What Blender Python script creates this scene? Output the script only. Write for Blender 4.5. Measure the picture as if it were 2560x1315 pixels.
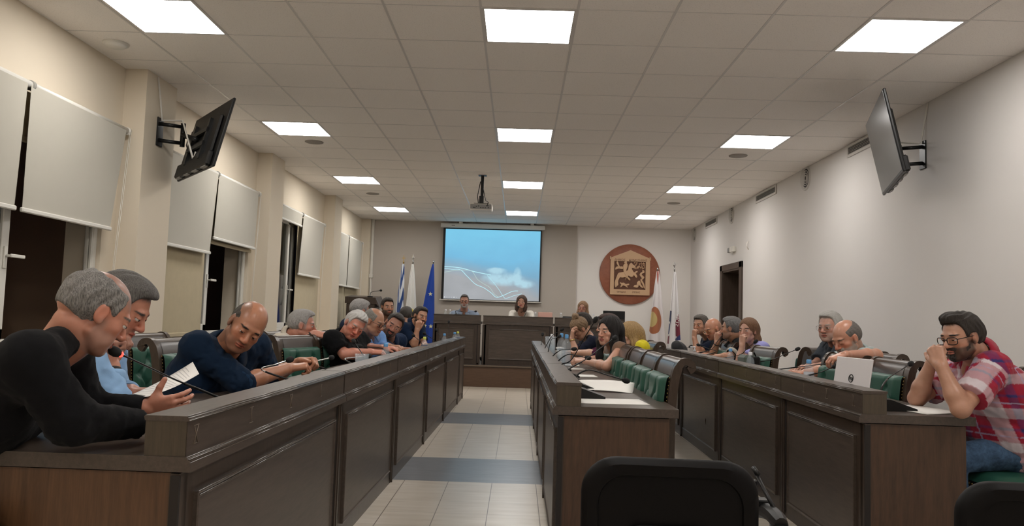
import bpy, math, random
import numpy as np
from mathutils import Vector, Matrix, noise
for o in list(bpy.data.objects): bpy.data.objects.remove(o)
SC = bpy.context.scene
COL = SC.collection
PI = math.pi
# ---------------------------------------------------------------- camera
CAM_H = 1.15
FPX = 1913.6
YAW, PITCH, ROLL = -.0099, .0708, -.0309
def _axes():
    cy, sy, cp, sp = math.cos(YAW), math.sin(YAW), math.cos(PITCH), math.sin(PITCH)
    f = Vector((sy*cp, cy*cp, sp)); r = Vector((cy, -sy, 0)); u = r.cross(f)
    cr, sr = math.cos(ROLL), math.sin(ROLL)
    return r*cr-u*sr, u*cr+r*sr, f
CR, CU, CF = _axes()
cd = bpy.data.cameras.new('camera'); cam = bpy.data.objects.new('camera', cd); COL.objects.link(cam)
cam.matrix_world = Matrix.Translation((0, 0, CAM_H)) @ Matrix((CR, CU, -CF)).transposed().to_4x4()
cd.sensor_width = 36; cd.lens = FPX/2560*36; cd.clip_start = .05; cd.clip_end = 200
SC.camera = cam
def at(px, py, Y):
    """photo pixel -> world point on the plane at distance Y down the room"""
    d = CF + CR*((px-1280)/FPX) - CU*((py-657.5)/FPX)
    return Vector((0, 0, CAM_H)) + d*(Y/d.y)
def atz(px, py, z):
    d = CF + CR*((px-1280)/FPX) - CU*((py-657.5)/FPX)
    return Vector((0, 0, CAM_H)) + d*((z-CAM_H)/d.z)
# ---------------------------------------------------------------- world, exposure
W = bpy.data.worlds.new('world'); SC.world = W; W.use_nodes = True
W.node_tree.nodes['Background'].inputs[0].default_value = (.012, .014, .02, 1)
W.node_tree.nodes['Background'].inputs[1].default_value = .25
SC.view_settings.view_transform = 'Standard'; SC.view_settings.look = 'None'
SC.view_settings.gamma = 1; SC.view_settings.use_curve_mapping = False
SC.view_settings.exposure = 0.0
PANEL_E = 21.0         # the ceiling panels are the room's only lamps
PANEL_COL = (1, .965, .925)
# ---------------------------------------------------------------- materials
def mat(name, col, rough=.5, metal=0, spec=.5, emit=None, es=0, alpha=None, trans=0, sheen=0, coat=0, sss=0):
    m = bpy.data.materials.new(name); m.use_nodes = True
    b = m.node_tree.nodes['Principled BSDF']
    b.inputs['Base Color'].default_value = (*col, 1)
    b.inputs['Roughness'].default_value = rough; b.inputs['Metallic'].default_value = metal
    b.inputs['Specular IOR Level'].default_value = spec
    if emit: b.inputs['Emission Color'].default_value = (*emit, 1); b.inputs['Emission Strength'].default_value = es
    if trans: b.inputs['Transmission Weight'].default_value = trans
    if sheen: b.inputs['Sheen Weight'].default_value = sheen
    if coat: b.inputs['Coat Weight'].default_value = coat
    if sss:
        b.inputs['Subsurface Weight'].default_value = sss; b.inputs['Subsurface Radius'].default_value = (.012, .004, .002)
    return m
class NT:
    def __init__(s, m): s.t = m.node_tree; s.b = s.t.nodes['Principled BSDF']
    def n(s, typ, **kw):
        x = s.t.nodes.new(typ)
        for k, v in kw.items():
            if k in x.inputs: x.inputs[k].default_value = v
            else: setattr(x, k, v)
        return x
    def l(s, a, b): s.t.links.new(a, b)
    def math(s, op, a, b=None, c=None):
        x = s.n('ShaderNodeMath', operation=op)
        for i, v in enumerate((a, b, c)):
            if v is None: continue
            if isinstance(v, (int, float)): x.inputs[i].default_value = v
            else: s.l(v, x.inputs[i])
        return x.outputs[0]
    def coord(s, kind='Object', scale=(1, 1, 1), rot=(0, 0, 0)):
        c = s.n('ShaderNodeTexCoord'); m = s.n('ShaderNodeMapping'); m.inputs['Scale'].default_value = scale; m.inputs['Rotation'].default_value = rot
        s.l(c.outputs[kind], m.inputs[0]); return m.outputs[0]
    def noise(s, vec, scale, detail=4, rough=.5):
        x = s.n('ShaderNodeTexNoise'); x.inputs['Scale'].default_value = scale; x.inputs['Detail'].default_value = detail; x.inputs['Roughness'].default_value = rough
        s.l(vec, x.inputs['Vector']); return x.outputs['Fac']
    def ramp(s, fac, stops):
        x = s.n('ShaderNodeValToRGB'); cr = x.color_ramp
        while len(cr.elements) < len(stops): cr.elements.new(.5)
        for e, (p, c) in zip(cr.elements, stops): e.position = p; e.color = (*c, 1)
        s.l(fac, x.inputs[0]); return x.outputs[0]
    def mix(s, fac, a, b):
        x = s.n('ShaderNodeMix', data_type='RGBA')
        for sock, v in ((x.inputs[0], fac), (x.inputs[6], a), (x.inputs[7], b)):
            if isinstance(v, (int, float)): sock.default_value = v
            elif isinstance(v, tuple): sock.default_value = (*v, 1)
            else: s.l(v, sock)
        return x.outputs[2]
    def bump(s, h, strength=.3, dist=.01):
        x = s.n('ShaderNodeBump'); x.inputs['Strength'].default_value = strength; x.inputs['Distance'].default_value = dist
        s.l(h, x.inputs['Height']); s.l(x.outputs[0], s.b.inputs['Normal'])
    def base(s, c): s.l(c, s.b.inputs['Base Color'])
def wood(name, c0, c1, scale=(3, 3, 40), rough=.38, kind='Object', spec=.5):
    m = mat(name, c0, rough, spec=spec); t = NT(m)
    v = t.coord(kind, scale)
    f = t.noise(v, 2.2, 6, .62); g = t.noise(v, 9, 3, .6)
    f2 = t.math('ADD', t.math('MULTIPLY', f, .7), t.math('MULTIPLY', g, .3))
    t.base(t.ramp(f2, [(.32, c0), (.68, c1)]))
    t.bump(f2, .12, .002); return m
def plaster(name, c, amt=.04, rough=.85):
    m = mat(name, c, rough, spec=.25); t = NT(m); v = t.coord('Object')
    f = t.noise(v, 1.3, 3); c2 = tuple(x*(1-amt) for x in c)
    t.base(t.mix(f, c, c2)); t.bump(t.noise(v, 160, 2), .08, .002); return m
M = {}
M['wall_cream'] = plaster('cream_paint', (.74, .655, .525))
M['wall_white'] = plaster('white_paint', (.70, .668, .64))
M['wall_grey'] = plaster('taupe_paint', (.50, .45, .395))
M['wall_back'] = plaster('brightened_white_paint', (.84, .80, .76))  # white paint brightened to make up for weak lamp light back there
M['wood'] = wood('dark_oak_long', (.047, .035, .027), (.088, .066, .052), (30, 3, 30), .36)
M['woodx'] = wood('dark_oak_cross', (.047, .035, .027), (.088, .066, .052), (3, 30, 30), .36)
M['woodv'] = wood('dark_oak_upright', (.032, .0215, .0155), (.062, .042, .030), (30, 30, 3), .34)
M['woodend'] = wood('dark_oak_end', (.042, .022, .012), (.088, .045, .024), (26, 26, 2.2), .42)
M['woodchair'] = wood('chair_walnut', (.034, .021, .013), (.062, .042, .030), (30, 30, 4), .28)
M['woodendl'] = wood('lit_oak_end', (.058, .027, .012), (.135, .066, .030), (24, 24, 1.8), .42)  # warm grainy end oak, lightened in colour for the light on it
M['woodledge'] = wood('dark_oak_ledge', (.045, .034, .022), (.080, .060, .038), (30, 26, 3), .42)
M['woodfront'] = wood('platform_oak', (.075, .040, .022), (.115, .064, .036), (2.5, 30, 22), .5)
M['mould'] = mat('moulding_gloss', (.060, .046, .036), .16, spec=.8)
M['gap'] = mat('dark_gap', (.012, .008, .006), .7)
M['inlay'] = mat('inlay_line', (.16, .12, .085), .4)
M['black'] = mat('black_plastic', (.006, .006, .006), .42, spec=.35)
M['blackm'] = mat('black_metal', (.02, .02, .02), .35, .6)
M['blackf'] = mat('black_foam', (.012, .012, .012), .9)
M['white'] = mat('white_plastic', (.72, .69, .63), .4)
M['grey'] = mat('grey_plastic', (.28, .27, .26), .5)
M['chrome'] = mat('chrome', (.6, .6, .6), .2, 1)
M['brass'] = mat('brass', (.55, .38, .14), .3, 1)
M['paper'] = mat('paper', (.78, .76, .72), .7)
M['ink'] = mat('ink', (.05, .05, .06), .7)
M['upvc'] = mat('white_upvc', (.74, .72, .66), .35)
M['glass'] = mat('window_glass', (.9, .95, .95), .02, trans=1)
def fabric(name, c, rough=.85, scale=900, sheen=.2, amt=.15):
    m = mat(name, c, rough, sheen=sheen, spec=.2); t = NT(m); v = t.coord('Object')
    t.base(t.mix(t.noise(v, 14, 3), c, tuple(x*(1-amt) for x in c)))
    t.bump(t.noise(v, scale, 1), .15, .001); return m
M['blind'] = fabric('blind_cloth', (.50, .475, .405), .9, 500, .2, .03)
M['blind_in'] = fabric('inner_blind_cloth', (.50, .42, .27), .9, 500)
M['green'] = mat('green_leather', (.020, .085, .058), .42, spec=.45)
_t = NT(M['green']); _v = _t.coord('Object'); _t.bump(_t.noise(_v, 220, 3), .12, .001)
# ceiling tiles: speckled mineral fibre with a thin joint line
m = mat('ceiling_tile', (.60, .55, .50), .95, spec=.1); t = NT(m); v = t.coord('Object')
sp = t.noise(v, 130, 3, .7)
t.base(t.mix(t.math('GREATER_THAN', sp, .60), (.93, .885, .835), (.80, .76, .72))); M['tile'] = m
t.bump(sp, .25, .002)
m = mat('grid_bar', (.66, .63, .60), .32, spec=.6); M['tbar'] = m
# floor: 30 cm beige tiles with bands of grey ones
m = mat('floor_tile', (.5, .45, .38), .28, spec=.5); t = NT(m)
co = t.n('ShaderNodeTexCoord'); sep = t.n('ShaderNodeSeparateXYZ'); t.l(co.outputs['Object'], sep.inputs[0])
X, Yc = sep.outputs[0], sep.outputs[1]
ga = t.math('ABSOLUTE', t.math('SUBTRACT', t.math('FRACT', t.math('DIVIDE', t.math('ADD', X, 30.445), .303)), .5))
gx = t.math('GREATER_THAN', ga, .5-.0075)
gb = t.math('ABSOLUTE', t.math('SUBTRACT', t.math('FRACT', t.math('DIVIDE', t.math('ADD', Yc, 28.4-5.405), .284)), .5))
gy = t.math('GREATER_THAN', gb, .5-.0055)
def band(a, b): return t.math('MULTIPLY', t.math('GREATER_THAN', Yc, a), t.math('LESS_THAN', Yc, b))
bands = t.math('MINIMUM', t.math('ADD', band(5.405, 6.29), t.math('ADD', band(8.28, 9.2), band(2.5, 3.4))), 1)
# diagonal joints inside the bands
dg1 = t.math('ABSOLUTE', t.math('SUBTRACT', t.math('FRACT', t.math('DIVIDE', t.math('ADD', t.math('ADD', X, Yc), 20.12), .428)), .5))
dg2 = t.math('ABSOLUTE', t.math('SUBTRACT', t.math('FRACT', t.math('DIVIDE', t.math('ADD', t.math('SUBTRACT', X, Yc), 20.0), .428)), .5))
gd = t.math('MAXIMUM', t.math('GREATER_THAN', dg1, .5-.005), t.math('GREATER_THAN', dg2, .5-.005))
vn = t.coord('Object', (1, 6, 1)); n1 = t.noise(vn, 3, 4)
beige = t.ramp(n1, [(.3, (.55, .485, .40)), (.7, (.66, .60, .52))])
greyc = t.ramp(n1, [(.3, (.175, .185, .20)), (.7, (.225, .235, .25))])
jb = t.math('MAXIMUM', gx, t.math('MULTIPLY', gy, .55))
beige = t.mix(jb, beige, (.16, .13, .10)); greyc = t.mix(t.math('MULTIPLY', gd, .6), greyc, (.09, .095, .10))
t.base(t.mix(bands, beige, greyc)); M['floor'] = m
M['panel'] = mat('panel_diffuser', (.9, .9, .9), .6, emit=PANEL_COL, es=PANEL_E)
# ---------------------------------------------------------------- mesh helpers
class MB:
    def __init__(s): s.v = []; s.f = []; s.sm = []
    def add(s, vs, fs, smooth=False, T=None):
        o = len(s.v)
        s.v += [tuple(T @ Vector(p)) if T else tuple(p) for p in vs]
        s.f += [tuple(o+i for i in f) for f in fs]; s.sm += [smooth]*len(fs); return s
    def box(s, a, b, T=None, bev=0):
        x0, y0, z0 = a; x1, y1, z1 = b
        x0, x1 = min(x0, x1), max(x0, x1); y0, y1 = min(y0, y1), max(y0, y1); z0, z1 = min(z0, z1), max(z0, z1)
        if bev <= 0:
            vs = [(x0,y0,z0),(x1,y0,z0),(x1,y1,z0),(x0,y1,z0),(x0,y0,z1),(x1,y0,z1),(x1,y1,z1),(x0,y1,z1)]
            return s.add(vs, [(0,3,2,1),(4,5,6,7),(0,1,5,4),(1,2,6,5),(2,3,7,6),(3,0,4,7)], T=T)
        e = min(bev, (x1-x0)*.49, (y1-y0)*.49, (z1-z0)*.49)
        vs = []; idx = {}
        for i, (xs, xc) in enumerate(((x0, 1), (x1, -1))):
            for j, (ys, yc) in enumerate(((y0, 1), (y1, -1))):
                for k, (zs, zc) in enumerate(((z0, 1), (z1, -1))):
                    for ax in range(3):
                        idx[i,j,k,ax] = len(vs)
                        vs.append((xs+(0 if ax == 0 else xc*e), ys+(0 if ax == 1 else yc*e), zs+(0 if ax == 2 else zc*e)))
        F = []
        for ax in range(3):
            for sd in (0, 1):
                q = []
                for a_, b_ in ((0,0),(1,0),(1,1),(0,1)):
                    ijk = [0,0,0]; ijk[ax] = sd; ijk[(ax+1)%3] = a_; ijk[(ax+2)%3] = b_
                    q.append(idx[ijk[0], ijk[1], ijk[2], ax])
                F.append(q if sd else q[::-1])
        for ax in range(3):
            b1, b2 = (ax+1)%3, (ax+2)%3
            for p in (0, 1):
                for q_ in (0, 1):
                    def I(e0, A):
                        ijk = [0,0,0]; ijk[ax] = e0; ijk[b1] = p; ijk[b2] = q_; return idx[ijk[0], ijk[1], ijk[2], A]
                    q = [I(0, b1), I(1, b1), I(1, b2), I(0, b2)]
                    F.append(q[::-1] if (p ^ q_) == 0 else q)
        for i in (0,1):
            for j in (0,1):
                for k in (0,1):
                    q = [idx[i,j,k,a_] for a_ in range(3)]
                    F.append(q if (i+j+k) % 2 == 1 else q[::-1])
        return s.add(vs, F, T=T)
    def tube(s, pts, r, n=8, caps=True, T=None):
        pts = [Vector(p) for p in pts]; m = len(pts); rs = r if isinstance(r, (list, tuple)) else [r]*m
        vs = []; fs = []; up = None
        for i, p in enumerate(pts):
            d = (pts[min(i+1, m-1)]-pts[max(i-1, 0)])
            d = d.normalized() if d.length > 1e-9 else Vector((0, 0, 1))
            if up is None: up = Vector((0, 0, 1)) if abs(d.z) < .9 else Vector((1, 0, 0))
            a = d.cross(up)
            a = a.normalized() if a.length > 1e-6 else d.orthogonal().normalized()
            b = a.cross(d).normalized(); up = b
            for k in range(n):
                an = 2*PI*k/n; vs.append(p+a*math.cos(an)*rs[i]+b*math.sin(an)*rs[i])
        for i in range(m-1):
            for k in range(n):
                k2 = (k+1) % n; fs.append((i*n+k, (i+1)*n+k, (i+1)*n+k2, i*n+k2))
        if caps: fs += [tuple(range(n)), tuple(range((m-1)*n, m*n))[::-1]]
        return s.add(vs, fs, True, T)
    def lathe(s, prof, n=20, T=None):
        vs = []; fs = []; m = len(prof)
        for r, z in prof:
            for k in range(n): vs.append((max(r, 1e-5)*math.cos(2*PI*k/n), max(r, 1e-5)*math.sin(2*PI*k/n), z))
        for i in range(m-1):
            for k in range(n):
                k2 = (k+1) % n; fs.append((i*n+k, i*n+k2, (i+1)*n+k2, (i+1)*n+k))
        return s.add(vs, fs, True, T)
    def prism(s, poly, h0, h1, T=None, smooth=False):
        """poly in local (x, z), extruded along local y"""
        n = len(poly); vs = [(x, h0, z) for x, z in poly]+[(x, h1, z) for x, z in poly]
        fs = [tuple(range(n)), tuple(range(n, 2*n))[::-1]]+[(i, i+n, (i+1) % n+n, (i+1) % n) for i in range(n)]
        return s.add(vs, fs, smooth, T)
    def grid(s, P, smooth=True, T=None):
        nu, nv = len(P), len(P[0]); vs = [p for row in P for p in row]
        fs = [(i*nv+j, (i+1)*nv+j, (i+1)*nv+j+1, i*nv+j+1) for i in range(nu-1) for j in range(nv-1)]
        return s.add(vs, fs, smooth, T)
    def sphere(s, c, r, n=10, T=None):
        c = Vector(c); rr = r if isinstance(r, (tuple, list)) else (r, r, r); m = max(4, n//2+1)
        P = [[c+Vector((rr[0]*math.sin(PI*i/m)*math.cos(2*PI*j/n), rr[1]*math.sin(PI*i/m)*math.sin(2*PI*j/n), rr[2]*math.cos(PI*i/m))) for j in range(n+1)] for i in range(m+1)]
        return s.grid(P, True, T)
    def build(s, name, m, parent=None, loc=None, fix=True):
        me = bpy.data.meshes.new(name); me.from_pydata([tuple(v) for v in s.v], [], s.f)
        me.polygons.foreach_set('use_smooth', s.sm)
        o = bpy.data.objects.new(name, me); COL.objects.link(o)
        me.materials.append(M[m] if isinstance(m, str) else m)
        if fix:
            import bmesh
            bm = bmesh.new(); bm.from_mesh(me); bmesh.ops.remove_doubles(bm, verts=bm.verts, dist=1e-6)
            bmesh.ops.recalc_face_normals(bm, faces=bm.faces); bm.to_mesh(me); bm.free()
        if parent: o.parent = parent
        if loc: o.location = loc
        return o
def tag(o, label=None, cat=None, group=None, kind=None):
    if label: o['label'] = label
    if cat: o['category'] = cat
    if group: o['group'] = group
    if kind: o['kind'] = kind
    return o
def thing(name, label, cat, loc=(0, 0, 0), rz=0, group=None):
    o = bpy.data.objects.new(name, None); COL.objects.link(o); o.location = loc; o.rotation_euler = (0, 0, rz)
    o.empty_display_size = .1
    return tag(o, label, cat, group)
def dup(root, loc, rz, label, group=None):
    r = root.copy(); COL.objects.link(r); r.location = loc; r.rotation_euler = (0, 0, rz); r['label'] = label
    if group: r['group'] = group
    def rec(a, b):
        for ch in a.children:
            c = ch.copy(); COL.objects.link(c); c.parent = b; rec(ch, c)
    rec(root, r); return r
def shade_auto(o, ang=.6):
    me = o.data
    me.polygons.foreach_set('use_smooth', [True]*len(me.polygons))
    try: me.set_sharp_from_angle(angle=ang)
    except Exception: pass
    return o
def TR(loc=(0, 0, 0), rz=0, rx=0, ry=0):
    return Matrix.Translation(loc) @ Matrix.Rotation(rz, 4, 'Z') @ Matrix.Rotation(ry, 4, 'Y') @ Matrix.Rotation(rx, 4, 'X')
def text_mesh(s, size, depth):
    cu = bpy.data.curves.new('txt', 'FONT'); cu.body = s; cu.size = size; cu.extrude = depth; cu.align_x = 'CENTER'; cu.align_y = 'CENTER'
    o = bpy.data.objects.new('txt', cu); COL.objects.link(o)
    dg = bpy.context.evaluated_depsgraph_get(); me = bpy.data.meshes.new_from_object(o.evaluated_get(dg))
    vs = [v.co.copy() for v in me.vertices]; fs = [tuple(p.vertices) for p in me.polygons]
    bpy.data.objects.remove(o); bpy.data.curves.remove(cu); bpy.data.meshes.remove(me)
    return vs, fs
# ================================================================ the room
CZ = 3.053; WL = -3.22; PF = -3.04; BACK = 15.6; FRONT = -3.6
def wrx(y): return 3.30+.0122*y
o = MB().box((-3.6, FRONT, -.1), (4.2, BACK+.3, 0)).build('floor', 'floor'); tag(o, kind='structure')
ceil = MB().box((-3.6, FRONT, CZ), (4.2, BACK+.3, CZ+.08)).build('ceiling', 'tile'); tag(ceil, kind='structure')
LXC = (-2.372, .013, 2.407); LYC = [4.892+3*k for k in range(-2, 4)]
g = MB(); x = .013+.3
xs = [.313+.6*k for k in range(-6, 6)]
for x in [q for q in xs if q < 3.2]: g.box((x-.008, FRONT, CZ-.0025), (x+.008, BACK, CZ+.001))
y = 4.892+.3-.6*15
while y < BACK:
    g.box((WL, y-.003, CZ-.002), (3.5, y+.003, CZ+.001)); y += .6
g.build('grid_bars', 'tbar', ceil)
# left wall with four window openings and the pillars
BAYS = [(3.40, 5.83), (6.66, 9.02), (9.82, 12.16), (12.97, 15.17)]
PILL = [(2.87, 3.37), (6.02, 6.55), (9.17, 9.67), (12.40, 12.90), (15.40, 15.62)]
Z0, Z1 = .86, 2.47
w = MB(); OUT = WL-.28
yy = FRONT
for a, b in BAYS:
    w.box((OUT, yy, 0), (WL, a, CZ)); w.box((OUT, a, 0), (WL, b, Z0)); w.box((OUT, a, Z1), (WL, b, CZ)); yy = b
w.box((OUT, yy, 0), (WL, BACK+.3, CZ))
for a, b in PILL: w.box((WL-.01, a, 0), (PF, b, CZ))
w.build('wall_left', 'wall_cream'); tag(bpy.data.objects['wall_left'], kind='structure')
wr = MB(); DY0, DY1, DZ = 11.93, 12.93, 2.04
def wseg(y0, y1, z0, z1, th=.45):
    vs = [(wrx(y0), y0, z0), (wrx(y1), y1, z0), (wrx(y1)+th, y1, z0), (wrx(y0)+th, y0, z0)]
    vs += [(x_, y_, z1) for x_, y_, _ in vs]
    wr.add(vs, [(0,3,2,1),(4,5,6,7),(0,1,5,4),(1,2,6,5),(2,3,7,6),(3,0,4,7)])
wseg(FRONT, DY0, 0, CZ); wseg(DY1, BACK+.3, 0, CZ); wseg(DY0, DY1, DZ, CZ)
tag(wr.build('wall_right', 'wall_white'), kind='structure')
tag(MB().box((WL-.4, BACK, 0), (4.2, BACK+.3, CZ)).build('wall_back', 'wall_back'), kind='structure')
tag(MB().box((WL, BACK-.045, 0), (1.16, BACK, CZ)).build('wall_back_panel', 'wall_grey'), kind='structure')
tag(MB().box((-3.64, FRONT-.2, 0), (4.2, FRONT, CZ)).build('wall_front', 'wall_white'), kind='structure')
# dark night outside: a rough facade opposite
m = mat('night_brown', (.42, .27, .17), .9)
fac = MB().box((-5.6, -2, -1), (-5.3, 18, 5)).box((-4.1, 5.62, 0), (-3.95, 5.80, 3))
tag(fac.build('wall_outside', m), kind='structure')
# door on the right wall
d = thing('door_1', None, None); tag(d, kind='structure')
M['doorw'] = wood('door_wood', (.040, .026, .018), (.075, .052, .038), (26, 26, 3), .4)
fr = MB()
for a, b, z0, z1 in ((11.80, 11.93, 0, 2.13), (12.93, 13.06, 0, 2.13), (11.80, 13.06, 2.03, 2.13)):
    x0 = wrx(12.4); fr.box((x0-.035, a, z0), (x0+.06, b, z1), bev=.006)
for a, b, z0, z1 in ((11.93, 11.955, 0, 2.03), (12.905, 12.93, 0, 2.03), (11.93, 12.93, 2.005, 2.03)):
    fr.box((x0-.02, a, z0), (x0+.40, b, z1))
fr.build('frame', 'doorw', d)
lf = MB().box((x0+.30, 11.955, .01), (x0+.345, 12.905, 2.005)); 
for z0, z1 in ((.2, .95), (1.1, 1.85)): lf.box((x0+.29, 12.1, z0), (x0+.30, 12.76, z1), bev=.008)
lf.build('leaf', 'doorw', d)
MB().tube([(x0+.30, 12.82, 1.02), (x0+.25, 12.82, 1.02), (x0+.25, 12.71, 1.02)], .009).build('handle', 'chrome', d)
# white cable trunking in the far left corner
tr = MB().box((-3.035, BACK-.10, 1.93), (-2.985, BACK-.045, CZ), bev=.004).box((-3.045, BACK-.115, 1.86), (-2.975, BACK-.045, 1.94), bev=.005).box((-3.03, BACK-.09, .4), (-2.995, BACK-.045, 1.87), bev=.004)
tag(tr.build('trim_1', 'white'), kind='structure')
# ---------------------------------------------------------------- windows
def window(n, a, b, split, left_open=False, sashes=()):
    r = thing('window_%d' % n, None, None); tag(r, kind='structure')
    xf = WL-.03
    f = MB()
    for y0, y1, z0, z1 in ((a, a+.05, Z0, Z1), (b-.05, b, Z0, Z1), (a, b, Z0, Z0+.05), (a, b, Z1-.05, Z1)):
        f.box((xf-.07, y0, z0), (xf, y1, z1), bev=.004)
    f.box((xf-.05, b-.07, Z0+.05), (xf-.03, b-.05, Z1-.05)); f.box((xf-.02, b-.065, Z0+.05), (xf-.006, b-.05, Z1-.05))
    f.build('frame', 'upvc', r)
    MB().box((WL-.06, a-.02, Z0-.025), (WL+.03, b+.02, Z0), bev=.006).build('sill', 'upvc', r)
    for (y0, y1, dx) in sashes:
        sf = MB(); x1 = xf-.005-dx
        for p, q, z0, z1 in ((y0, y0+.07, Z0+.05, Z1-.05), (y1-.07, y1, Z0+.05, Z1-.05), (y0, y1, Z0+.05, Z0+.12), (y0, y1, Z1-.12, Z1-.05)):
            sf.box((x1-.04, p, z0), (x1, q, z1), bev=.004)
        s_ = sf.build('sash', 'upvc', r)
        MB().box((x1-.022, y0+.07, Z0+.12), (x1-.018, y1-.07, Z1-.12)).build('pane', 'glass', s_)
        if y1-y0 > .5:
            h = MB().box((x1, y1-.05, 1.36), (x1+.012, y1-.02, 1.50), bev=.003).tube([(x1+.01, y1-.035, 1.44), (x1+.05, y1-.035, 1.44)], .008).box((x1+.04, y1-.045, 1.43), (x1+.055, y1+.09, 1.452), bev=.004)
            h.build('handle', 'upvc', s_)
    return r
window(1, *BAYS[0], 4.6, sashes=((3.45, 4.83, 0),))
window(2, *BAYS[1], 7.8, sashes=((6.71, 7.98, 0),))
window(3, *BAYS[2], 10.9, sashes=((9.87, 10.74, 0), (10.70, 11.10, .045)))
window(4, *BAYS[3], 13.9, sashes=((13.02, 14.0, 0), (14.0, 15.12, .045)))
# ---------------------------------------------------------------- roller blinds
def blind_set(y0, ybr, y1, L, R, labs):
    """L / R: (zbottom, ytopleft, ytopright, ybotleft, ybotright)"""
    for (ya, yb, q, lab) in ((y0, ybr, L, labs[0]), (ybr, y1, R, labs[1])):
        r = thing('roller_blind', lab, 'blind', (0, 0, 0), 0, 'white roller blinds along the window wall')
        MB().tube([(-3.15, ya+.015, 2.53), (-3.15, yb-.015, 2.53)], .026, 14).build('tube', 'upvc', r)
        br = MB()
        for yy_ in (ya, yb):
            br.tube([(-3.15, yy_-.012, 2.53), (-3.15, yy_+.012, 2.53)], .033, 14).box((WL, yy_-.008, 2.50), (-3.15, yy_+.008, 2.56))
        br.build('bracket', 'upvc', r)
        zb, tl, tr_, bl, br_ = q; P = []
        n = 10
        for i in range(n+1):
            s_ = i/n; z = 2.53-(2.53-zb)*s_; row = []
            for j in range(9):
                u = j/8; y = (tl+(bl-tl)*s_)*(1-u)+(tr_+(br_-tr_)*s_)*u
                row.append((-3.125-.004*math.sin(u*PI)*s_, y, z))
            P.append(row)
        c = MB().grid(P); P2 = [[(p[0]-.0015, p[1], p[2]) for p in row] for row in P]; c.grid([r_[::-1] for r_ in P2])
        c.build('cloth', 'blind', r)
        MB().box((-3.137, bl-.01, zb-.022), (-3.113, br_+.01, zb+.008), bev=.006).build('bottom_rail', 'upvc', r)
        if yb == y1:
            ch = MB()
            for k, dy in enumerate((.012, .034)):
                ch.tube([(-3.12, yb-dy+.02, 2.52), (-3.115, yb-.10-dy, 1.5), (-3.115, yb-.13-dy, .95)], .0022, 5)
            ch.build('cord', 'upvc', r)
blind_set(2.95+.6, 4.765, 5.97, (1.735, 3.6, 4.70, 3.6, 4.66), (1.735, 4.735, 5.915, 4.735, 5.77),
    ('white roller blind cut off at the left edge of the photo', 'wide white roller blind with cords beside the first pillar, nearest complete one'))
blind_set(6.62, 7.80, 9.07, (1.71, 6.66, 7.775, 6.66, 7.66), (1.87, 7.80, 9.0, 7.74, 8.95),
    ('white roller blind partly behind the left television', 'short white roller blind between left television and second pillar'))
blind_set(9.74, 10.92, 12.17, (2.36, 9.78, 10.86, 9.78, 10.83), (1.675, 10.93, 12.10, 10.79, 11.93),
    ('white roller blind rolled nearly all the way up', 'white roller blind beside the rolled-up one, before the third pillar'))
blind_set(12.95, 13.93, 15.16, (1.625, 12.97, 13.88, 12.97, 13.84), (1.625, 13.95, 15.08, 13.88, 14.95),
    ('narrow white roller blind of the farthest window, left half', 'white roller blind of the farthest window, right half near the corner'))
def inner(y0, y1, zb, lab):
    r = thing('inner_blind', lab, 'blind', (0, 0, 0), 0, 'beige inner blinds')
    MB().box((-3.192, y0, zb), (-3.189, y1, 2.50)).build('cloth', 'blind_in', r)
    MB().box((-3.202, y0-.005, zb-.03), (-3.178, y1+.005, zb+.012), bev=.008).build('bottom_rail', 'blind_in', r)
inner(6.68, 7.70, .90, 'beige inner blind pulled down to the sill under left television')
inner(7.76, 9.0, 1.84, 'beige inner blind edge showing just below a short white blind')
inner(10.87, 12.13, .92, 'beige inner blind pulled down at the third window')
inner(12.99, 13.98, .90, 'beige inner blind at the farthest window, left half')
inner(14.0, 15.14, .90, 'beige inner blind at the farthest window, right half behind lectern')
inner(4.74, 5.80, 2.2, 'beige inner blind mostly rolled up behind nearest complete white blind')
# ---------------------------------------------------------------- ceiling lights, speakers, detector
COLN = ('left', 'centre', 'right')
ORD = {0: 'behind the viewer', 1: 'just above the viewer', 2: 'nearest', 3: 'second', 4: 'third', 5: 'farthest'}
for j, y in enumerate(LYC):
    if y > 14.5: continue
    for i, x in enumerate(LXC):
        r = thing('ceiling_light', 'square white LED ceiling panel, %s in the %s row' % (ORD[j], COLN[i]), 'ceiling light', (x, y, CZ), 0, 'LED ceiling panels')
        MB().box((-.297, -.297, -.006), (.297, -.278, .004)).box((-.297, .278, -.006), (.297, .297, .004)).box((-.297, -.278, -.006), (-.278, .278, .004)).box((.278, -.278, -.006), (.297, .278, .004)).build('frame', 'tbar', r)
        MB().box((-.279, -.279, -.0045), (.279, .279, .002)).build('diffuser', 'panel', r)
def ceil_speaker(x, y, lab):
    r = thing('ceiling_speaker', lab, 'speaker', (x, y, CZ), 0, 'round ceiling speakers')
    MB().lathe([(.001, -.008), (.095, -.009), (.102, -.006), (.104, .001)], 28).build('grille', 'spk', r)
m = mat('speaker_grille', (.33, .30, .27), .8); t = NT(m); t.bump(t.noise(t.coord('Object'), 400, 1), .4, .002); M['spk'] = m
ceil_speaker(-2.354, 8.49, 'round ceiling speaker behind the second panel of the left row')
ceil_speaker(-2.378, 12.1, 'round ceiling speaker behind the third panel of the left row')
ceil_speaker(2.434, 8.57, 'round ceiling speaker behind the second panel of the right row')
ceil_speaker(2.438, 12.18, 'round ceiling speaker behind the third panel of the right row')
r = thing('smoke_detector', 'white round detector dome on the ceiling above the window wall', 'smoke detector', (-2.99, 5.43, CZ))
MB().lathe([(.001, -.035), (.05, -.034), (.072, -.022), (.074, -.014)], 28).build('dome', 'upvc', r)
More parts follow.
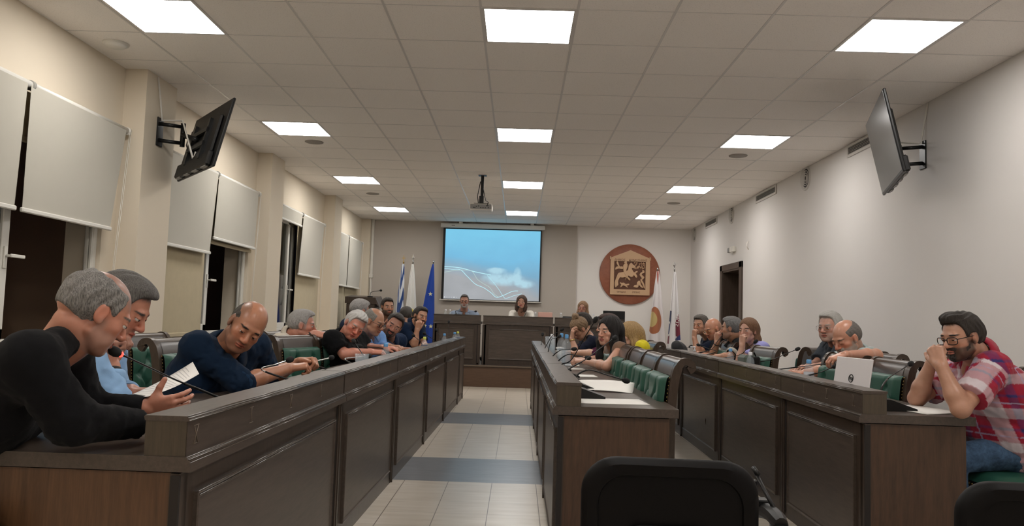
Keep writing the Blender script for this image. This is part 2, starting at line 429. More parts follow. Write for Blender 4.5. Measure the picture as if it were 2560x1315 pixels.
MB().lathe([(.074, -.014), (.088, -.012), (.09, .002)], 28).build('base', 'upvc', r)
# ---------------------------------------------------------------- wall vents
def grille(y0, y1, z0, z1, lab):
    r = thing('wall_grille', lab, 'vent', (0, 0, 0), 0, 'rectangular air grilles')
    x0, x1 = wrx(y0), wrx(y1)
    def seg(mb, a, b, za, zb, d0, d1):
        vs = []
        for z in (za, zb):
            for yy_, dd in ((a, d0), (b, d0), (b, d1), (a, d1)): vs.append((wrx(yy_)-dd, yy_, z))
        mb.add(vs, [(0,3,2,1),(4,5,6,7),(0,1,5,4),(1,2,6,5),(2,3,7,6),(3,0,4,7)])
    f = MB(); t_ = .028
    for a, b, za, zb in ((y0, y1, z0, z0+t_), (y0, y1, z1-t_, z1), (y0, y0+t_, z0+t_, z1-t_), (y1-t_, y1, z0+t_, z1-t_)): seg(f, a, b, za, zb, 0, .016)
    f.build('frame', 'vent_frame', r)
    bk = MB(); seg(bk, y0+t_, y1-t_, z0+t_, z1-t_, .001, .003); bk.build('backing', 'gap', r)
    s_ = MB(); n = 5
    for k in range(n):
        z = z0+t_+(z1-z0-2*t_)*(k+.5)/n; seg(s_, y0+t_, y1-t_, z-.0035, z+.0035, .003, .012)
    s_.build('slats', 'vent_slat', r)
M['vent_frame'] = mat('vent_metal', (.56, .53, .49), .45); M['vent_slat'] = mat('vent_slat', (.20, .185, .165), .5)
grille(7.05, 7.92, 2.915, 3.045, 'long rectangular air grille behind right television, nearest')
grille(10.21, 11.13, 2.915, 3.045, 'rectangular air grille between two round vents on white wall')
grille(13.44, 14.31, 2.915, 3.045, 'rectangular air grille nearest the back corner on white wall')
def disc(y, z, lab):
    r = thing('round_vent', lab, 'vent', (wrx(y), y, z), 0, 'round air vents'); T = Matrix.Rotation(-PI/2, 4, 'Y')
    MB().lathe([(.124, .002), (.126, .012), (.146, .016), (.15, .0)], 32, T).build('rim', 'vent_frame', r); MB().lathe([(.001, .002), (.124, .003)], 32, T).build('backing', 'gap', r)
    rg = MB()
    for k in range(4): 
        a = .03+.027*k; rg.lathe([(a, .004), (a+.004, .016-.002*k), (a+.010, .018-.002*k), (a+.011, .006)], 32, T)
    rg.build('rings', 'vent_frame', r)
disc(9.13, 2.925, 'big round ringed air vent right of grille, nearest on the white wall')
disc(12.48, 2.935, 'round ringed air vent in the middle of the white wall')
disc(15.27, 2.92, 'round ringed air vent in the far right corner')
r = thing('emergency_light', 'small white emergency light on the wall above the door', 'emergency light', (wrx(12.4), 12.4, 2.35))
MB().box((-.055, -.20, -.045), (0, .02, .045), bev=.01).build('housing', 'white', r)
MB().box((-.06, .02, -.04), (0, .13, .04), bev=.012).build('lens', 'grey', r)
MB().tube([(-.03, -.1, -.045), (-.04, -.09, -.07)], .012).build('lamp', 'white', r)
o = MB().tube([(wrx(11.5)-.002, 11.5, 2.40), (wrx(11.5)-.03, 11.49, 2.37), (wrx(11.5)-.035, 11.49, 2.32), (wrx(11.5)-.002, 11.51, 2.28)], .008).build('wall_hook', 'white'); tag(o, 'small white cord clip on the wall right of the door', 'hook')
# ---------------------------------------------------------------- platform
st = thing('stage_platform', 'raised wooden platform across the back of the room carrying the top desks', 'platform', (0, 12.62, 0))
MB().box((-3.22, 0, 0), (1.95, 2.93, .325)).build('body', 'woodfront', st)
MB().box((-3.22, -.02, .325), (1.97, 2.93, .357)).build('top', 'woodx', st)
MB().box((-3.22, -.028, .335), (1.975, -.02, .352)).build('nosing', 'inlay', st)
# ---------------------------------------------------------------- projection screen
ps = thing('projection_screen', 'pull-down projection screen showing a blue sky picture on back wall', 'screen', (0, BACK-.045, 0))
MB().box((-1.625, -.13, 2.93), (.495, -.02, 3.02), bev=.012).build('case', 'white', ps)
MB().box((-1.25, -.12, 3.02), (-1.18, -.04, CZ)).box((.20, -.12, 3.02), (.27, -.04, CZ)).build('hanger', 'white', ps)
MB().box((-1.567, -.075, 1.462), (.437, -.07, 2.935)).build('black_border', 'black', ps)
MB().tube([(-1.60, -.075, 1.462), (.465, -.075, 1.462)], .014, 10).build('bottom_rail', 'white', ps)
MB().box((-1.40, -.132, 2.965), (-1.33, -.129, 2.985)).build('badge', 'grey', ps)
# the projected picture: sky, mist and light trails
m = mat('projected_picture', (.02, .02, .02), .9); t = NT(m)
co = t.n('ShaderNodeTexCoord'); sep = t.n('ShaderNodeSeparateXYZ'); t.l(co.outputs['Object'], sep.inputs[0])
U = t.math('DIVIDE', t.math('ADD', sep.outputs[0], 1.52), 1.93); Vv = t.math('DIVIDE', t.math('SUBTRACT', sep.outputs[2], 1.487), 1.42)
nz = t.noise(t.coord('Object', (1, 1, 1.6)), 1.6, 5)
hill = t.math('ADD', t.math('SUBTRACT', .50, t.math('MULTIPLY', U, .30)), t.math('MULTIPLY', t.math('SUBTRACT', nz, .5), .25))
k = t.n('ShaderNodeMapRange'); k.inputs['From Min'].default_value = -.16; k.inputs['From Max'].default_value = .14
t.l(t.math('SUBTRACT', Vv, hill), k.inputs['Value'])
sky = t.ramp(t.math('ADD', Vv, t.math('MULTIPLY', t.math('SUBTRACT', nz, .5), .5)), [(.25, (.20, .42, .60)), (.6, (.19, .56, .84)), (.95, (.22, .66, .93))])
ground = t.ramp(nz, [(.3, (.36, .38, .40)), (.7, (.44, .46, .49))])
colr = t.mix(k.outputs[0], ground, sky)
# mist
def blob(cu, cv, ru, rv):
    a = t.math('DIVIDE', t.math('SUBTRACT', U, cu), ru); b = t.math('DIVIDE', t.math('SUBTRACT', Vv, cv), rv)
    dd = t.math('ADD', t.math('MULTIPLY', a, a), t.math('MULTIPLY', b, b))
    return t.math('MAXIMUM', t.math('SUBTRACT', 1, dd), 0)
mist = t.math('ADD', blob(.62, .30, .25, .11), t.math('ADD', blob(.55, .42, .12, .05), t.math('ADD', blob(.77, .34, .05, .15), blob(.85, .24, .12, .07))))
nz2 = t.noise(t.coord('Object'), 5, 5)
colr = t.mix(t.math('MINIMUM', t.math('MULTIPLY', mist, t.math('MULTIPLY', t.math('MAXIMUM', t.math('SUBTRACT', nz2, .22), 0), 3.2)), .85), colr, (.50, .80, .93))
t.b.inputs['Base Color'].default_value = (.05, .05, .05, 1)
t.l(colr, t.b.inputs['Emission Color']); t.b.inputs['Emission Strength'].default_value = .86
MB().box((-1.52, -.0785, 1.487), (.410, -.0765, 2.907)).build('picture', m, ps)
mt = mat('picture_trail', (.02, .02, .02), .9, emit=(.50, .86, .95), es=.95); mw = mat('picture_trail_pale', (.02, .02, .02), .9, emit=(.55, .72, .68), es=.85)
def uv(a, b): return Vector((-1.52+1.93*a, -.082, 1.487+1.42*b))
def bez(ps_, n=14):
    out = []
    P_ = [ps_[0]]+list(ps_)+[ps_[-1]]
    for i in range(1, len(P_)-2):
        for k_ in range(n):
            s_ = k_/n; p0, p1, p2, p3 = (np.array(P_[j]) for j in (i-1, i, i+1, i+2))
            q = .5*((2*p1)+(-p0+p2)*s_+(2*p0-5*p1+4*p2-p3)*s_*s_+(-p0+3*p1-3*p2+p3)*s_**3); out.append(tuple(q))
    out.append(tuple(P_[-1])); return out
def strip(pts, wd, mm, nm):
    b_ = MB(); pp = [uv(*q) for q in bez(pts)]
    P_ = []
    for i, p in enumerate(pp):
        d_ = (pp[min(i+1, len(pp)-1)]-pp[max(0, i-1)]).normalized(); nrm = Vector((-d_.z, 0, d_.x))*wd
        P_.append([p-nrm, p+nrm])
    b_.grid(P_, False).build(nm, mm, ps)
strip([(0, .455), (.10, .452), (.2, .435), (.3, .40), (.4, .375), (.49, .355)], .008, mt, 'light_trail')
strip([(0, .43), (.08, .42), (.17, .415), (.24, .33), (.33, .22), (.42, .17), (.5, .10), (.555, .04), (.62, .065), (.72, .13), (.78, .14)], .006, mt, 'light_trail')
strip([(0, .375), (.1, .40), (.2, .415), (.29, .40), (.35, .29), (.42, .225), (.48, .18), (.53, .09), (.575, .045)], .005, mw, 'light_trail')
strip([(.45, .35), (.52, .25), (.58, .15), (.63, .05), (.66, .03), (.74, .07), (.82, .10)], .004, mt, 'light_trail')
ic = MB()
for k in range(6): ic.lathe([(.001, 0), (.012 if k in (0, 4) else .006, 0)], 10, Matrix.Translation(uv(.012+.025*k, .022)) @ Matrix.Rotation(PI/2, 4, 'X'))
ic.build('picture_icon', mat('icon_white', (.1, .1, .1), .9, emit=(.7, .75, .8), es=.9), ps)
# ---------------------------------------------------------------- projector
pj = thing('projector', 'white projector with many sockets hanging from a black ceiling mount', 'projector', (-.54, 10.25, 2.57))
MB().box((-.15, -.10, 0), (.15, .14, .085), bev=.012).build('body', 'white', pj)
MB().box((-.142, -.104, .012), (.142, -.099, .075)).build('rear_panel', 'grey', pj)
sk = MB()
for k, (x, z) in enumerate([(-.1, .03), (-.08, .03), (-.06, .045), (-.03, .05), (.0, .03), (.03, .028), (.06, .028), (.08, .055), (.095, .055), (.1, .03)]): sk.box((x-.007, -.107, z-.005), (x+.007, -.104, z+.005))
sk.build('socket', 'black', pj)
mm_ = MB().box((-.03, -.02, .085), (.03, .05, .20)).box((-.015, 0, .2), (.025, .03, CZ-2.57)).box((-.05, -.04, CZ-2.575), (.06, .07, CZ-2.57)).box((-.10, -.03, .085), (.10, .0, .10)).tube([(-.04, -.01, .1), (-.055, 0, .2), (-.02, 0, .40)], .006).tube([(.08, -.11, .05), (.1, -.13, .1), (.06, -.06, .13), (.02, -.03, .3)], .005)
mm_.build('mount', 'blackm', pj)
MB().tube([(0, .14, .04), (0, .155, .04)], .03, 16).build('lens', 'black', pj)
# ================================================================ desks
def desk_unit(name, label, group, O, U, V, L, wood_end=None, slab_z=.75, base=0, D=.54, near_end=True, far_end=False, glyph=None, RD=.115, RH=.108):
    """O = point under the slab's front corner, U = direction away from the front, V = along the front"""
    U = Vector(U).normalized(); V = Vector(V).normalized()
    r = thing(name, label, 'desk', O, 0, group)
    T = Matrix((( U.x, V.x, 0, 0), (U.y, V.y, 0, 0), (0, 0, 1, 0), (0, 0, 0, 1)))
    wl = 'wood' if abs(V.y) > .5 else 'woodx'
    e = .004
    # carcass
    b = MB(); b.box((.03, e, base), (.055, L-e, slab_z-.045), T)
    b.box((.03, .03, base), (D-.04, .055, slab_z-.045), T); b.box((.03, L-.055, base), (D-.04, L-.03, slab_z-.045), T)
    b.box((.40, .03, base+.3), (.42, L-.03, slab_z-.045), T)
    o = b.build('carcass', 'woodv', r)
    if near_end: 
        MB().box((.034, .014, base), (D-.04, .031, slab_z-.045), T).build('end_panel', 'woodendl' if D > .6 else 'woodend', r)
    # dark joint post at the far side
    MB().box((.018, L-.022, base), (.034, L-.004, slab_z-.045), T).box((.022, L-.05, base+.02), (.0305, L-.022, slab_z-.05), T).build('joint_strip', 'woodv', r)
    MB().box((.027, L-.064, base+.03), (.031, L-.050, slab_z-.06), T).build('shadow_gap', 'gap', r)
    MB().box((.026, -.004, base), (.05, .006, slab_z-.05), T).build('shadow_gap', 'gap', r)
    # raised panel with bevelled edge and moulding line
    z0, z1 = base+.09*(slab_z-base)/.75, slab_z-.112
    v0, v1 = .10, L-.115
    p = MB()
    Q = [(v0, z0), (v1, z0), (v1, z1), (v0, z1)]
    def ring(in_, u): return [(u, Q[0][0]+in_, Q[0][1]+in_), (u, Q[1][0]-in_, Q[1][1]+in_), (u, Q[2][0]-in_, Q[2][1]-in_), (u, Q[3][0]+in_, Q[3][1]-in_)]
    rings = [ring(0, .031), ring(0, .018), ring(.006, .015), ring(.012, .020), ring(.020, .022)]
    vs = [q for rr in rings for q in rr]; fs = [(i*4+k, i*4+(k+1) % 4, (i+1)*4+(k+1) % 4, (i+1)*4+k) for i in range(4) for k in range(4)]+[(16, 17, 18, 19)]
    p.add(vs, fs, T=T); p.build('front_panel', wl, r)
    # worktop with stepped moulding on the front and near edge
    z = slab_z
    prof = [(0, z-.040), (0, z-.016), (.003, z-.014), (.003, z-.010), (.007, z-.009), (.009, z-.004), (.013, z), (D, z), (D, z-.040)]
    w_ = MB(); w_.prism(prof, 0, L-.002, T)
    w_.build('worktop', wl, r)
    # raised ledge with the cap
    zr = z+RH; a = .016
    MB().box((a, .006, z), (a+RD, L-.006, zr-.014), T).build('ledge', wl, r)
    if near_end: MB().box((a+.002, .003, z+.0005), (a+RD-.002, .008, zr-.014), T).build('ledge_end', 'woodledge', r)
    prof = [(a-.004, zr-.014), (a-.006, zr-.009), (a-.003, zr-.007), (a-.003, zr-.004), (a+.002, zr), (a+RD, zr), (a+RD+.003, zr-.004), (a+RD, zr-.014)]
    MB().prism(prof, .001, L-.003, T).build('cap', wl, r)
    md = MB()
    for (u_, z_, rr) in ((.0015, z-.0155, .0022), (.006, z-.0075, .0022), (.0115, z-.0015, .0024), (a-.005, zr-.0125, .0022), (a-.003, zr-.0055, .0018), (a+.001, zr-.001, .0022), (.0305, slab_z-.046, .0016)):
        md.tube([T @ Vector((u_, .002, z_)), T @ Vector((u_, L-.004, z_))], rr, 6)
    for v_a, v_b, zz in ((v0, v1, z1), (v0+.012, v1-.012, z1-.012)): md.tube([T @ Vector((.0165, v_a, zz)), T @ Vector((.0165, v_b, zz))], .0022, 6)
    md.build('moulding', 'mould', r)
    if glyph:
        gl = MB(); zc0, zc1 = z+.028, z+.078; u_ = a-.0008
        for v in glyph:
            kk = int(v*10) % 3
            def ln(p_, q_, w=.0011):
                gl.tube([T @ Vector((u_, p_[0], p_[1])), T @ Vector((u_, q_[0], q_[1]))], w, 4)
            ln((v-.016, zc1), (v+.016, zc1)); ln((v-.016, zc0), (v+.016, zc0))
            if kk == 0: ln((v-.014, zc1), (v+.014, zc0)); ln((v+.014, zc1), (v-.014, zc0))
            elif kk == 1: ln((v, zc1), (v, zc0))
            else: ln((v-.004, zc1), (v+.004, zc0))
        gl.build('inlay', 'inlay', r)
    return r
# left row
LX = lambda y: -.862+(y-2.07)*.0165
LJ = [2.07, 3.82, 5.35, 6.92, 8.46, 10.06, 10.80]
LN = ['nearest left desk unit with the person in black sweater leaning over its end', 'second left desk unit with a clear cup and meter on top', 'third left desk unit with blue-capped bottle above',
      'fourth left desk unit in front of the person in navy polo', 'fifth left desk unit near the far bend', 'short end unit of the left desks by the platform']
for i in range(6):
    y0, y1 = LJ[i], LJ[i+1]; V = Vector((LX(y1)-LX(y0), y1-y0, 0)); L = V.length
    gl = [v-y0 for v in np.arange(2.13+.42*0, 10.8, .42) if y0+.04 < v < y1-.04]
    desk_unit('council_desk', LN[i], 'dark wooden desk units, left side of the aisle', (LX(y0), y0, 0), (-1, .0165, 0), V, L-.012, near_end=(i == 0), glyph=gl, D=.66 if i == 0 else .54)
# middle row
MJ = [3.56, 5.04, 6.56, 8.10, 9.85]; MXX = lambda y: .172
MN = ['nearest middle desk unit, its end panel behind the black chair', 'second middle desk unit in front of the person in brown sleeveless top', 'third middle desk unit with big water bottles', 'farthest middle desk unit near the platform']
for i in range(4):
    y0, y1 = MJ[i], MJ[i+1]
    desk_unit('council_desk', MN[i], 'dark wooden desk units, middle row', (.172, y0, 0), (1, 0, 0), (0, 1, 0), y1-y0-.01, near_end=(i == 0), D=.58)
RJ = [3.63, 4.80, 6.37, 7.93, 9.5]
RN = ['nearest right desk unit with the white laptop and open papers', 'second right desk unit with the plastic bottles', 'third right desk unit behind the green chairs of middle row', 'farthest right desk unit with the black bag']
for i in range(4):
    y0, y1 = RJ[i], RJ[i+1]; x = 1.607+.02*i
    desk_unit('council_desk', RN[i], 'dark wooden desk units, right row', (x, y0, 0), (1, -.013, 0), (.013, 1, 0), y1-y0-.01, near_end=(i == 0), glyph=[.10+.33*k for k in range(int((y1-y0)/.33))])
# platform desks
for k, (x0, x1, lab) in enumerate(((-1.405, -.61, 'left platform desk of the person in pale blue shirt'), (-.58, .592, 'centre platform desk of the person in white jacket'), (.612, 1.77, 'right platform desk with dark laptop on it'))):
    desk_unit('platform_desk', lab, 'tall desks on the platform', (x0, 12.74, .357), (0, 1, 0), (1, 0, 0), x1-x0, slab_z=.705, near_end=False, D=.6)
# ================================================================ lectern
le = thing('lectern', 'dark wooden lectern standing at the back left with a gooseneck microphone', 'lectern', (-2.73, 13.3, .357))
MB().box((-.26, 0, 0), (.24, .45, .95), bev=.008).build('body', 'woodv', le)
pr_ = MB(); pr_.add([(-.28, -.03, .95), (.27, -.03, .95), (.33, -.02, .88), (.33, .4, .88), (.27, .5, 1.06), (-.28, .5, 1.06), (-.28, -.03, 1.065), (.25, -.03, 1.06), (.25, .5, 1.10), (-.28, .5, 1.10)],
    [(0, 1, 7, 6), (1, 2, 7), (2, 3, 4, 8, 7), (6, 7, 8, 9), (0, 6, 9, 5), (5, 9, 8, 4), (0, 5, 4, 3, 2, 1)])
pr_.build('slanted_top', 'woodv', le)
gm = MB().lathe([(.001, 0), (.05, 0), (.05, .012), (.02, .02), (.001, .02)], 16, TR((.13, .1, 1.07))).tube([(.13, .1, 1.08), (.14, .09, 1.15), (.20, .08, 1.175), (.30, .07, 1.185)], .005)
gm.build('microphone_stem', 'blackm', le); MB().sphere((.32, .07, 1.19), (.024, .02, .02), 12).build('microphone_head', 'blackf', le)
# ================================================================ tufted chairs
def catmull(pts, n=6):
    P = [pts[0]]+list(pts)+[pts[-1]]; out = []
    for i in range(1, len(P)-2):
        for k in range(n):
            s = k/n; p0, p1, p2, p3 = (np.array(P[j], float) for j in (i-1, i, i+1, i+2))
            out.append(.5*((2*p1)+(-p0+p2)*s+(2*p0-5*p1+4*p2-p3)*s*s+(-p0+3*p1-3*p2+p3)*s**3))
    out.append(np.array(P[-1], float)); return out
def strip_poly(cl, th):
    L_, R_ = [], []
    for i, p in enumerate(cl):
        d = cl[min(i+1, len(cl)-1)]-cl[max(0, i-1)]; d = d/(np.linalg.norm(d)+1e-9); n = np.array((-d[1], d[0])); t_ = th if not callable(th) else th(i/(len(cl)-1))
        L_.append(p+n*t_/2); R_.append(p-n*t_/2)
    return [tuple(q) for q in L_]+[tuple(q) for q in R_[::-1]]
BACKL = catmull([(-.215, 0), (-.205, .20), (-.20, .42), (-.20, .58), (-.203, .72), (-.213, .83), (-.230, .912), (-.256, .952), (-.290, .950), (-.303, .924), (-.285, .910)], 6)
def strip_mb(mb, cl, th, y0, y1):
    """closed strip swept along y, quads only"""
    po = strip_poly(cl, th); n = len(cl); Lp = po[:n]; Rp = po[n:][::-1]
    vs = [(x, y0, z) for x, z in Lp]+[(x, y0, z) for x, z in Rp]+[(x, y1, z) for x, z in Lp]+[(x, y1, z) for x, z in Rp]
    fs = []
    for i in range(n-1):
        fs += [(i, i+1, n+i+1, n+i), (2*n+i, 3*n+i, 3*n+i+1, 2*n+i+1), (i, 2*n+i, 2*n+i+1, i+1), (n+i, n+i+1, 3*n+i+1, 3*n+i)]
    fs += [(0, n, 3*n, 2*n), (n-1, 3*n-1, 4*n-1, 2*n-1)]
    mb.add(vs, fs)
def zrange(cl, a, b, maxi=None):
    return [p for i, p in enumerate(cl) if a <= p[1] <= b and (maxi is None or i < maxi)]
def make_chair(label):
    r = thing('tufted_armless_chair', label, 'chair', (0, 0, 0), 0, 'green tufted council chairs'); r.name = 'tufted_chair'
    W_ = .25
    for s in (-1, 1):
        b = MB(); strip_mb(b, BACKL, lambda t_: .042 if t_ < .62 else .036, s*W_-.019, s*W_+.019)
        shade_auto(b.build('side_post', 'woodchair', r), .5)
    crest = BACKL[30:51]
    b = MB(); strip_mb(b, [p+np.array((0, 0)) for p in crest], .022, -W_+.018, W_-.018); shade_auto(b.build('crest_panel', 'woodchair', r), .5)
    # inlaid rectangle on the crest
    def onb(i, off): 
        d = BACKL[i+1]-BACKL[i-1]; d /= np.linalg.norm(d); n = np.array((d[1], -d[0])); p = BACKL[i]+n*off; return p
    b = MB(); i0, i1 = 32, 39
    for y0_, y1_ in ((-.19, -.186), (.186, .19)): b.grid([[(onb(i, .0125)[0], y_, onb(i, .0125)[1]) for y_ in (y0_, y1_)] for i in range(i0, i1+1)], False)
    for i in (i0, i1):
        p, q = onb(i, .0125), onb(i, .0125)+(BACKL[i+1]-BACKL[i])*.25
        b.add([(p[0], -.19, p[1]), (p[0], .19, p[1]), (q[0], .19, q[1]), (q[0], -.19, q[1])], [(0, 1, 2, 3)])
    b.build('inlay', 'gap', r)
    MB().grid([[(onb(i, .0118)[0], y_, onb(i, .0118)[1]) for y_ in (-.186, .186)] for i in range(i0, i1+1)]).build('crest_inset', 'inset', r)
    # tufted back cushion
    lo, hi = .455, .880; P = []; nz_, ny = 40, 44
    zs = [p[1] for p in BACKL[:40]]; xs_ = [p[0] for p in BACKL[:40]]
    BT = [(-.105, .805), (.105, .805), (0, .715), (-.19, .715), (.19, .715), (-.105, .625), (.105, .625), (0, .535), (-.19, .535), (.19, .535)]
    CRE = [((a_, b_), (c_, d_)) for a_, b_ in BT for c_, d_ in BT if a_ < c_ and abs(abs(a_-c_)-.095) < .025 and abs(abs(b_-d_)-.09) < .01]+[((-.105, .805), (-.105, .90)), ((.105, .805), (.105, .90)), ((0, .535), (0, .44)), ((-.19, .535), (-.19, .44)), ((.19, .535), (.19, .44))]
    for i in range(nz_+1):
        z = lo+(hi-lo)*i/nz_; row = []
        xb = np.interp(z, zs, xs_)
        for j in range(ny+1):
            y = -W_+.022+(2*W_-.044)*j/ny
            e = min(1, (z-lo)/.03, (hi-z)/.014)*1.; ey = min(1, (y+W_-.02)/.03, (W_-.02-y)/.03)
            puff = .042*math.sqrt(max(0, min(1, e)))*math.sqrt(max(0, min(1, ey)))+.012
            dmp = 0
            for by, bz in BT: dmp = max(dmp, math.exp(-((y-by)**2+(z-bz)**2)/.00045))
            # creases between buttons, vertical pleats above
            cre = 0
            for a_, c_ in CRE:
                ax, az = a_; cx_, cz_ = c_; vx, vz = cx_-ax, cz_-az; LL = vx*vx+vz*vz
                if LL == 0: continue
                t_ = max(0, min(1, ((y-ax)*vx+(z-az)*vz)/LL)); dd = (y-ax-t_*vx)**2+(z-az-t_*vz)**2
                cre = max(cre, math.exp(-dd/.00007))
            row.append((xb+.012+puff-.028*dmp-.014*cre*(1-dmp), y, z))
        P.append(row)
    MB().grid(P).build('back_cushion', 'green', r)
    bt = MB()
    for by, bz in BT: bt.sphere((np.interp(bz, zs, xs_)+.024, by, bz), .0085, 8)
    bt.build('button', 'green', r)
    nl = MB()
    for s in (-1, 1):
        for k in range(22):
            z = lo+.01+(hi-lo-.02)*k/21; nl.sphere((np.interp(z, zs, xs_)+.020, s*(W_-.024), z), .0045, 6)
    nl.build('nail_trim', 'brass', r)
    # rear slab
    MB().box((-.235, -W_+.02, .40), (-.205, W_-.02, .46)).build('rear_rail', 'woodchair', r)
    b = MB(); rearc = [p for p in BACKL[:33] if p[1] > .44]; strip_mb(b, rearc, .018, -W_+.018, W_-.018); shade_auto(b.build('back_board', 'woodchair', r), .5)
    # seat
    MB().box((-.21, -.25, .36), (.195, .25, .42), bev=.008).build('seat_frame', 'woodchair', r)
    P = []
    for i in range(13):
        x = -.215+.41*i/12; row = []
        for j in range(13):
            y = -.245+.49*j/12; e = min(1, (x+.216)/.03, (.196-x)/.05, (y+.246)/.05, (.246-y)/.05); row.append((x, y, .42+.058*math.sqrt(max(0, e))))
        P.append(row)
    MB().grid(P).build('seat', 'green', r)
    nl = MB()
    for k in range(22): nl.sphere((.196, -.24+.48*k/21, .414), .0045, 6)
    for s in (-1, 1):
        for k in range(20): nl.sphere((-.2+.39*k/19, s*.251, .414), .0045, 6)
    nl.build('nail_trim', 'brass', r)
    for s in (-1, 1):
        lg = [(.165, .36, .030), (.178, .30, .032), (.175, .2, .024), (.165, .08, .018), (.175, .02, .020), (.18, 0, .020)]
        MB().tube([(x, s*.222, z) for x, z, _ in lg], [q for _, _, q in lg], 10).build('front_leg', 'woodchair', r)
    return r
M['inset'] = mat('crest_inset_sheen', (.085, .075, .070), .26, spec=.6)  # inset wood with the pale sheen of the crest put into its colour
CH = [  # x, y, facing angle (0 = towards +x), label
 (-1.80, 4.55, 0.0, 'empty green tufted chair between listener in light blue shirt and person in navy shirt'),
 (-1.41, 5.61, -.30, 'green tufted chair behind the clasped hands above navy rolled sleeves, nearer of two adjacent'),
 (-1.29, 6.19, -.20, 'green tufted chair touching the black polo shirt, farther of two adjacent'),
 (-2.27, 5.15, -.1, 'green chair mostly hidden behind person in navy shirt, its crest against the beige blind'),
 (-1.84, 6.62, 0.0, 'green chair holding the person in white polo'),
 (-2.40, 7.5, -.1, 'green chair with bare crest right of the narrow window, back row'),
 (.575, 4.12, PI, 'nearest of the empty green chairs along the middle desks'),
 (.575, 4.64, PI, 'second nearest empty green chair along the middle desks'),
 (.575, 5.18, PI, 'third nearest empty green chair along the middle desks'),
 (.57, 5.74, PI, 'green chair in front of the yellow garment, nearest the person in brown sleeveless top'),
 (.57, 6.28, PI, 'green chair the person in brown sleeveless top sits on'),
 (1.02, 7.20, PI, 'green chair crest just left of the black bag, nearer one'),
 (1.02, 7.75, PI, 'green chair crest just left of the black bag, farther one'),
 (2.04, 4.70, PI, 'empty green tufted chair between white laptop and person in checked shirt'),
 (2.0, 5.28, PI+.05, 'green chair carrying the bare arm of the person in aqua shirt'),
 (2.50, 5.82, PI, 'green chair crest just above bare elbow, against white wall'),
 (1.90, 6.62, PI+.1, 'green chair the person in lilac leans against'),
 (2.48, 7.05, PI-.75, 'green chair seen sideways, alone against the white wall'),
 (1.93, 7.92, PI, 'green chair behind the elbow of the person in black polo, right row'),
 (2.42, 3.85, PI, 'green chair under the person in red checked shirt'),
]
proto = None; CHAIRS = []
for (x, y, a, lab) in CH:
    if proto is None: proto = make_chair(lab); proto.location = (x, y, 0); proto.rotation_euler = (0, 0, a); CHAIRS.append(proto)
    else: CHAIRS.append(dup(proto, (x, y, 0), a, lab))
def seat_chair(x, y, a, lab, z=0): return dup(proto, (x, y, z), a, lab)
